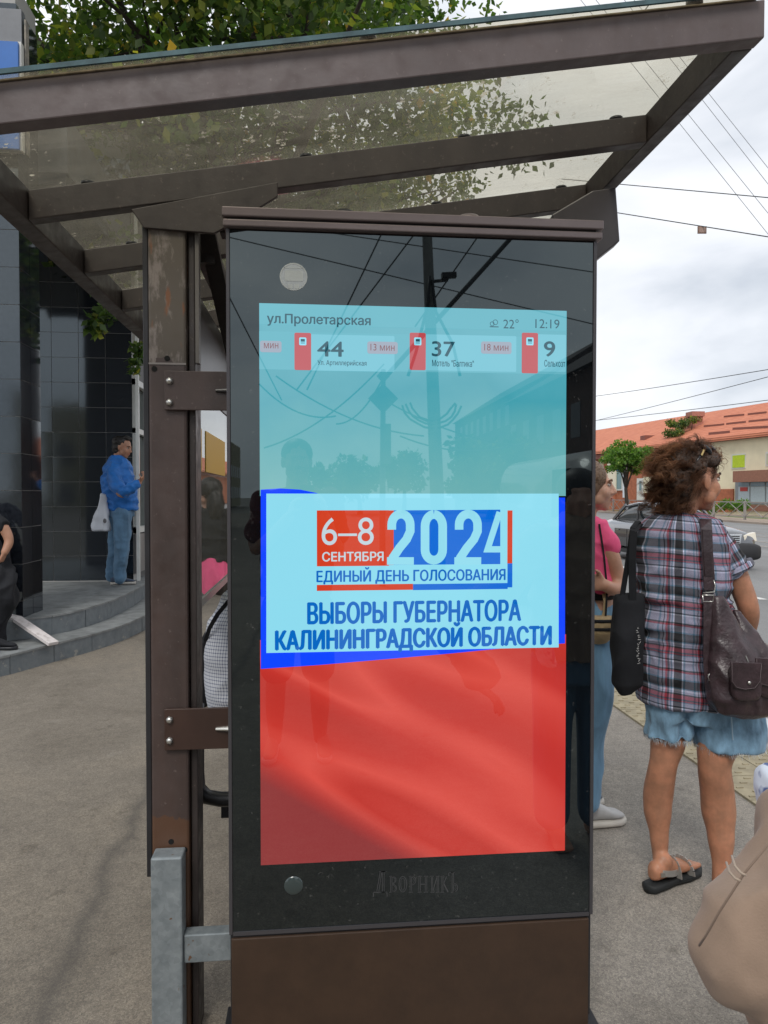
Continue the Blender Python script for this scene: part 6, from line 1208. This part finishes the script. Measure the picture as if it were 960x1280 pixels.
HC2 = MB(); HC2.ell(LC + UP * .04 * 1.0, R_ * .10, FW * .085, UP * .085, 16, 10); HC2.build('hair', HAIRM, lo, True)
pk = thing('worn_plank', 'narrow worn white plank lying on the steps next to the person in black', 'plank', tuple(atZ(66, 806, .19)))
a_ = atZ(67, 806, .175); b_ = atD(4, 762, 6.75); m_ = MB(); m_.bar(a_ + UP * .01, b_, .10, .03); m_.build('board', mat('chipped_white_paint', (.42, .38, .36), .8, col2=(.60, .56, .55), vscale=22, bump=.4, bscale=30, lo=.3, hi=.5), pk, bevel=.003)
# ---- person sitting in the shelter (checked shirt), mostly behind the kiosk
D5 = 2.85; Sf = Fig(D5); s0 = atZ(300, 1090, 0)
so2 = thing('person', 'seated person in a fine checked shirt behind the left edge of the kiosk', 'person', (s0.x, s0.y, 0))
g = G('fine_check_cotton'); o = g.n('TexCoord').outputs['Object']; sx = g.n('SeparateXYZ'); g.l(o, sx.inputs[0])
def chk(ax): return g.math('LESS_THAN', g.math('FRACT', g.math('MULTIPLY', ax, 75)), .3)
f_ = g.math('MULTIPLY', g.math('ADD', chk(g.math('SUBTRACT', sx.outputs[0], sx.outputs[1])), chk(sx.outputs[2])), .5); g.l(g.mix(f_, (.50, .52, .56), (.05, .065, .13)), g.b.inputs['Base Color']); g.b.inputs['Roughness'].default_value = .85; CHK = g.m
b = MB(); SC_ = Sf.p(338, 690, .1); head(b, SC_, R_ + FW * .3 - UP * .3, 1.0); chain(b, [(Sf.p(325, 705, .05), .055), (Sf.p(312, 735, .03), .065)]); Sf.ringz(b, [(312, 740, 30, 22, .02), (305, 800, 38, 26, 0), (305, 860, 42, 30, 0)]); Sf.ch(b, [(330, 770, -.1, 14), (350, 830, -.12, 12), (390, 850, -.1, 10)]); hand(b, Sf.p(392, 850, -.1), R_, -UP, 1, .8, 1); Sf.ch(b, [(400, 880, .05, 18), (402, 1000, .05, 14), (400, 1060, .05, 11)]); remesh(b, 'body', SK2, so2, .010, 2)
b = MB(); Sf.ringz(b, [(322, 728, 16, 14, .03), (312, 742, 34, 24, .02), (303, 775, 44, 30, 0), (300, 820, 45, 33, 0), (303, 865, 44, 33, 0), (305, 885, 42, 32, 0)], 26, 2.3); Sf.ch(b, [(330, 765, -.08, 18), (340, 800, -.1, 17)]); remesh(b, 'checked_shirt', CHK, so2, .009, 3, folds(.010, 9, (1, 1, .8), 15))
b = MB(); Sf.ringz(b, [(305, 872, 40, 32, 0), (308, 895, 42, 34, 0)], 22, 2.3); Sf.ch(b, [(320, 895, -.08, 25), (395, 890, -.08, 20), (402, 990, -.06, 15)]); Sf.ch(b, [(320, 895, .1, 25), (395, 888, .1, 20), (402, 990, .1, 15)]); remesh(b, 'trousers', BLACKC, so2, .011, 2)
for dd in (-.06, .1): q0 = atZ(392, 1080, 0) + FW * dd; sneaker(so2, q0, q0 + R_ * .26, NAV, MATS['pale_rubber'])
hb = MB(); hb.ell(SC_ + UP * .035, R_ * .10, FW * .085, UP * .085, 16, 10); hb.build('hair', HAIRM, so2, True)
strap([Sf.p(300, 745, -.13), Sf.p(285, 752, -.13), Sf.p(272, 768, -.12), Sf.p(262, 785, -.10), Sf.p(257, 800, -.06), Sf.p(254, 850, -.02)], Sf.r(5), .006, 'bag_strap', BLACKC, so2)
bpk = thing('black_backpack', 'black backpack standing on the shelter seat beside the seated person', 'backpack', tuple(Sf.p(250, 875, .1)))
b = MB(); Sf.ringz(b, [(254, 800, 8, 8, .2), (250, 830, 13, 12, .2), (249, 872, 14, 14, .2), (250, 882, 13, 13, .2)], 20, 2.6); remesh(b, 'pack_body', BLACKC, bpk, .010, 2, folds(.006, 12, (1, 1, 1), 2)); strap([Sf.p(254, 800, .14), Sf.p(258, 790, .15), Sf.p(262, 800, .16)], .02, .006, 'loop', BLACKC, bpk)
# ---- person further along the shelter, mirrored in the side pane
ph = thing('person', 'dark haired woman in black top and pink skirt mirrored in the shelter side pane', 'person', (.12, 6.3, 0))
def Q(x, y, z): return V((.12 + x, 6.4 + y, z))
b = MB(); XQ = head(b, Q(0, 0, 1.53), (.8, .3, -.25), 1.0); chain(b, [(Q(0, .01, 1.45), .05), (Q(0, .02, 1.36), .06)]); b.rings([(Q(0, .02, 1.35), V((.15, 0, 0)), V((0, .1, 0))), (Q(0, .02, 1.1), V((.14, 0, 0)), V((0, .1, 0))), (Q(0, .02, .9), V((.15, 0, 0)), V((0, .12, 0)))], 20)
for s_ in (-1, 1): chain(b, [(Q(s_ * .18, .02, 1.33), .045), (Q(s_ * .24, 0, 1.08), .038), (Q(s_ * .25 + .06, -.03, .88), .03)]); hand(b, Q(s_ * .25 + .06, -.03, .87), (0, -.1, -1), (-s_, 0, 0), .95, .5, 1); chain(b, [(Q(s_ * .09, .02, .85), .08), (Q(s_ * .09, .02, .48), .055), (Q(s_ * .09, .03, .1), .04), (Q(s_ * .09, -.08, .04), .035)])
remesh(b, 'body', SK2, ph, .010, 2); b = MB(); b.rings([(Q(0, .02, 1.40), V((.07, 0, 0)), V((0, .07, 0))), (Q(0, .02, 1.36), V((.19, 0, 0)), V((0, .11, 0))), (Q(0, .02, 1.1), V((.17, 0, 0)), V((0, .13, 0))), (Q(0, .02, .93), V((.18, 0, 0)), V((0, .14, 0)))], 24)
for s_ in (-1, 1): chain(b, [(Q(s_ * .18, .02, 1.33), .06), (Q(s_ * .24, 0, 1.08), .052), (Q(s_ * .25 + .05, -.03, .92), .045)])
remesh(b, 'black_top', BLACKC, ph, .011, 2, folds(.02, 8, (1, 1, 1), 9)); b = MB(); b.rings([(Q(0, .02, .96), V((.17, 0, 0)), V((0, .135, 0))), (Q(0, .02, .8), V((.22, 0, 0)), V((0, .19, 0))), (Q(0, .02, .5), V((.28, 0, 0)), V((0, .25, 0)))], 24); remesh(b, 'pink_skirt', PINK, ph, .012, 2, folds(.02, 7, (1.5, 1.5, .2), 9))
hb = MB(); hb.ell(Q(-.025, -.01, 1.565), (.105, 0, 0), (0, .10, 0), (0, 0, .098), 16, 10); hb.ell(Q(-.07, -.03, 1.42), (.075, 0, 0), (0, .095, 0), (0, 0, .17), 16, 10); remesh(hb, 'hair', HAIRM, ph, .010, 1, folds(.01, 20, (1, 1, .4), 5))
# ---- foreground person in beige, elbow at the lower right
D6 = .92; Bf = Fig(D6); e0 = V((1.13, .76, 0))
bo = thing('person', 'person in a beige jacket, only the bent elbow visible at the lower right', 'person', tuple(e0))
b = MB(); BC = e0 + V((.02, 0, 1.50)); head(b, BC, (-.3, 1, 0), 1.0); chain(b, [(e0 + V((.02, -.02, 1.44)), .055), (e0 + V((.02, -.02, 1.33)), .065)]); b.rings([(e0 + V((.02, 0, 1.34)), V((.12, 0, 0)), V((0, .08, 0))), (e0 + V((.02, 0, .9)), V((.14, 0, 0)), V((0, .10, 0)))], 20)
for s_ in (-1, 1): chain(b, [(e0 + V((s_ * .09, 0, .9)), .09), (e0 + V((s_ * .09, 0, .48)), .06), (e0 + V((s_ * .09, 0, .08)), .04)]); foot(b, None, e0 + V((s_ * .09, -.04, .0)), e0 + V((s_ * .09, .10, .0)), e0 + V((s_ * .09, .18, .0)), 1, False)
hw_ = Bf.p(1010, 1330, .06); hand(b, hw_, -UP * .6 + R_ * .8, -R_, .95, .8, 1); remesh(b, 'body', SK2, bo, .010, 2)
b = MB(); b.rings([(e0 + V((.02, 0, 1.42)), V((.07, 0, 0)), V((0, .07, 0))), (e0 + V((.02, 0, 1.36)), V((.19, 0, 0)), V((0, .11, 0))), (e0 + V((.02, 0, 1.1)), V((.22, 0, 0)), V((0, .15, 0))), (e0 + V((.04, 0, .80)), V((.22, 0, 0)), V((0, .16, 0)))], 28)
chain(b, [(e0 + V((-.13, -.02, 1.31)), .085), (Bf.p(1075, 1020, .03), .082), (Bf.p(1015, 1090, .02), .078), (Bf.p(957, 1160, .0), .064), (Bf.p(926, 1193, .0), .052), (Bf.p(940, 1206, .0), .054), (Bf.p(992, 1250, .0), .062), (Bf.p(1050, 1330, .02), .07)], 22); chain(b, [(e0 + V((.20, 0, 1.31)), .075), (e0 + V((.27, -.02, 1.05)), .065), (e0 + V((.24, .10, .85)), .055)], 20)
def sleeve(p, n_):
    a_ = Bf.p(960, 1030, 0); t = folds(.018, 5, (1, .6, 1.2), 7)(p, n_); return t + folds(.009, 11, (1.3, .6, .8), 3)(p, n_) + .002 * noise.noise(p * 40)
remesh(b, 'beige_jacket', BEIGE, bo, .0075, 4, sleeve)
seam = MB(); seam.tube([Bf.p(u, v, dd) for u, v, dd in ((968, 1046, -.070), (930, 1092, -.070), (899, 1140, -.062), (882, 1170, -.044), (874, 1182, -.030))], .0015, 6); seam.build('sleeve_seam', cloth('beige_seam', (.19, .135, .10), .05), bo, True)
seam = MB(); seam.tube([Bf.p(u, v, dd) for u, v, dd in ((908, 1078, -.03), (912, 1090, -.050), (919, 1098, -.065), (926, 1101, -.07))], .0016, 6); seam.tube([Bf.p(u, v, dd) for u, v, dd in ((915, 1070, -.035), (919, 1083, -.055), (926, 1091, -.068), (932, 1094, -.073))], .0016, 6); seam.build('topstitch', cloth('beige_stitch', (.34, .27, .21), .05), bo, True)
b = MB(); b.rings([(e0 + V((.03, 0, .84)), V((.17, 0, 0)), V((0, .13, 0))), (e0 + V((.03, 0, .7)), V((.18, 0, 0)), V((0, .14, 0)))], 24)
for s_ in (-1, 1): chain(b, [(e0 + V((s_ * .09, 0, .8)), .105), (e0 + V((s_ * .10, 0, .45)), .085), (e0 + V((s_ * .10, 0, .12)), .08)])
remesh(b, 'trousers', DENIM2, bo, .011, 2); hb = MB(); hb.ell(BC + V((0, -.02, .035)), (.095, 0, 0), (0, .105, 0), (0, 0, .09), 16, 10); hb.build('hair', HAIRM, bo, True)
scf = thing('blue_patterned_scarf', 'blue and white patterned cloth at the right edge above the beige elbow', 'scarf', tuple(atD(968, 1000, 1.3))); b = MB(); b.rings([(atD(966, 958, 1.3), R_ * .012, FW * .02), (atD(968, 970, 1.3), R_ * .026, FW * .04), (atD(972, 990, 1.3), R_ * .034, FW * .05), (atD(976, 1020, 1.3), R_ * .028, FW * .05), (atD(985, 1050, 1.3), R_ * .03, FW * .04)], 20)
remesh(b, 'cloth', mat('blue_white_print', (.08, .12, .26), .8, col2=(.55, .60, .68), vscale=24, lo=.45, hi=.52, detail=2), scf, .006, 2, folds(.006, 22, (1, 1, 1), 4))
# ---- photographer, standing just behind the camera (mirrored in the screen)
fo_ = M(372, 950, 4.15); px = fo_.x + .0; py = -.42; po = thing('person', 'photographer in a dark red t-shirt mirrored in the left half of the screen', 'person', (px, py, 0))
def Z_(x, y, z): return V((px + x, py + y, z))
b = MB(); head(b, Z_(0, .04, 1.70), (.1, 1, -.05), 1.08); chain(b, [(Z_(0, .01, 1.62), .06), (Z_(0, 0, 1.52), .07)]); b.rings([(Z_(0, 0, 1.5), V((.17, 0, 0)), V((0, .1, 0))), (Z_(0, 0, 1.2), V((.17, 0, 0)), V((0, .12, 0))), (Z_(0, 0, .95), V((.17, 0, 0)), V((0, .13, 0)))], 20)
for s_ in (-1, 1): chain(b, [(Z_(s_ * .20, 0, 1.47), .055), (Z_(s_ * .23, .03, 1.20), .045), (Z_(s_ * .10 + .06, .27, 1.38), .033)]); hand(b, Z_(s_ * .10 + .06, .27, 1.38), (-s_ * .2 + .1, .2, 1), (-s_, 0, 0), 1, .9, 1); chain(b, [(Z_(s_ * .1, 0, .9), .09), (Z_(s_ * .12, 0, .5), .06), (Z_(s_ * .13, 0, .3), .058), (Z_(s_ * .13, 0, .08), .038)])
remesh(b, 'body', SK3, po, .010, 2); b = MB(); b.rings([(Z_(0, 0, 1.56), V((.07, 0, 0)), V((0, .07, 0))), (Z_(0, 0, 1.52), V((.20, 0, 0)), V((0, .12, 0))), (Z_(0, 0, 1.3), V((.21, 0, 0)), V((0, .14, 0))), (Z_(0, 0, .92), V((.21, 0, 0)), V((0, .15, 0)))], 24)
for s_ in (-1, 1): chain(b, [(Z_(s_ * .19, 0, 1.48), .07), (Z_(s_ * .23, .02, 1.28), .07)])
remesh(b, 'tshirt', REDT, po, .011, 2, folds(.015, 8, (1, 1, 1), 1)); b = MB(); b.rings([(Z_(0, 0, .98), V((.18, 0, 0)), V((0, .13, 0))), (Z_(0, 0, .8), V((.20, 0, 0)), V((0, .15, 0)))], 20)
for s_ in (-1, 1): chain(b, [(Z_(s_ * .1, 0, .85), .11), (Z_(s_ * .12, 0, .5), .10)]); sneaker(po, (px + s_ * .14, py - .08, 0), (px + s_ * .16, py + .2, 0), mat('tan_shoe', (.32, .22, .15), .7), MATS['pale_rubber'])
remesh(b, 'shorts', BLACKC, po, .011, 2); hb = MB(); hb.ell(Z_(0, .01, 1.745), (.092, 0, 0), (0, .11, 0), (0, 0, .09), 16, 10); hb.build('hair', HAIRM, po, True)
ph_ = thing('phone', 'black phone held up by the photographer mirrored in the screen', 'phone', (0, -.10, 1.44)); box('case', px + .02, px + .10, -.16, -.151, 1.42, 1.56, BLACKM, ph_, .003)
pbag = thing('crumpled_white_bag', 'crumpled white plastic bag on the kerb seen beyond the frayed shorts', 'bag', tuple(atZ(950, 934, .0))); b = MB(); c_ = atZ(951, 936, 0) + UP * .09 + R_ * .07; b.ell(c_, R_ * .14, FW * .12, UP * .10, 16, 10); remesh(b, 'bag', MATS['white_plastic'], pbag, .010, 1, folds(.03, 9, (1, 1, 1), 3))
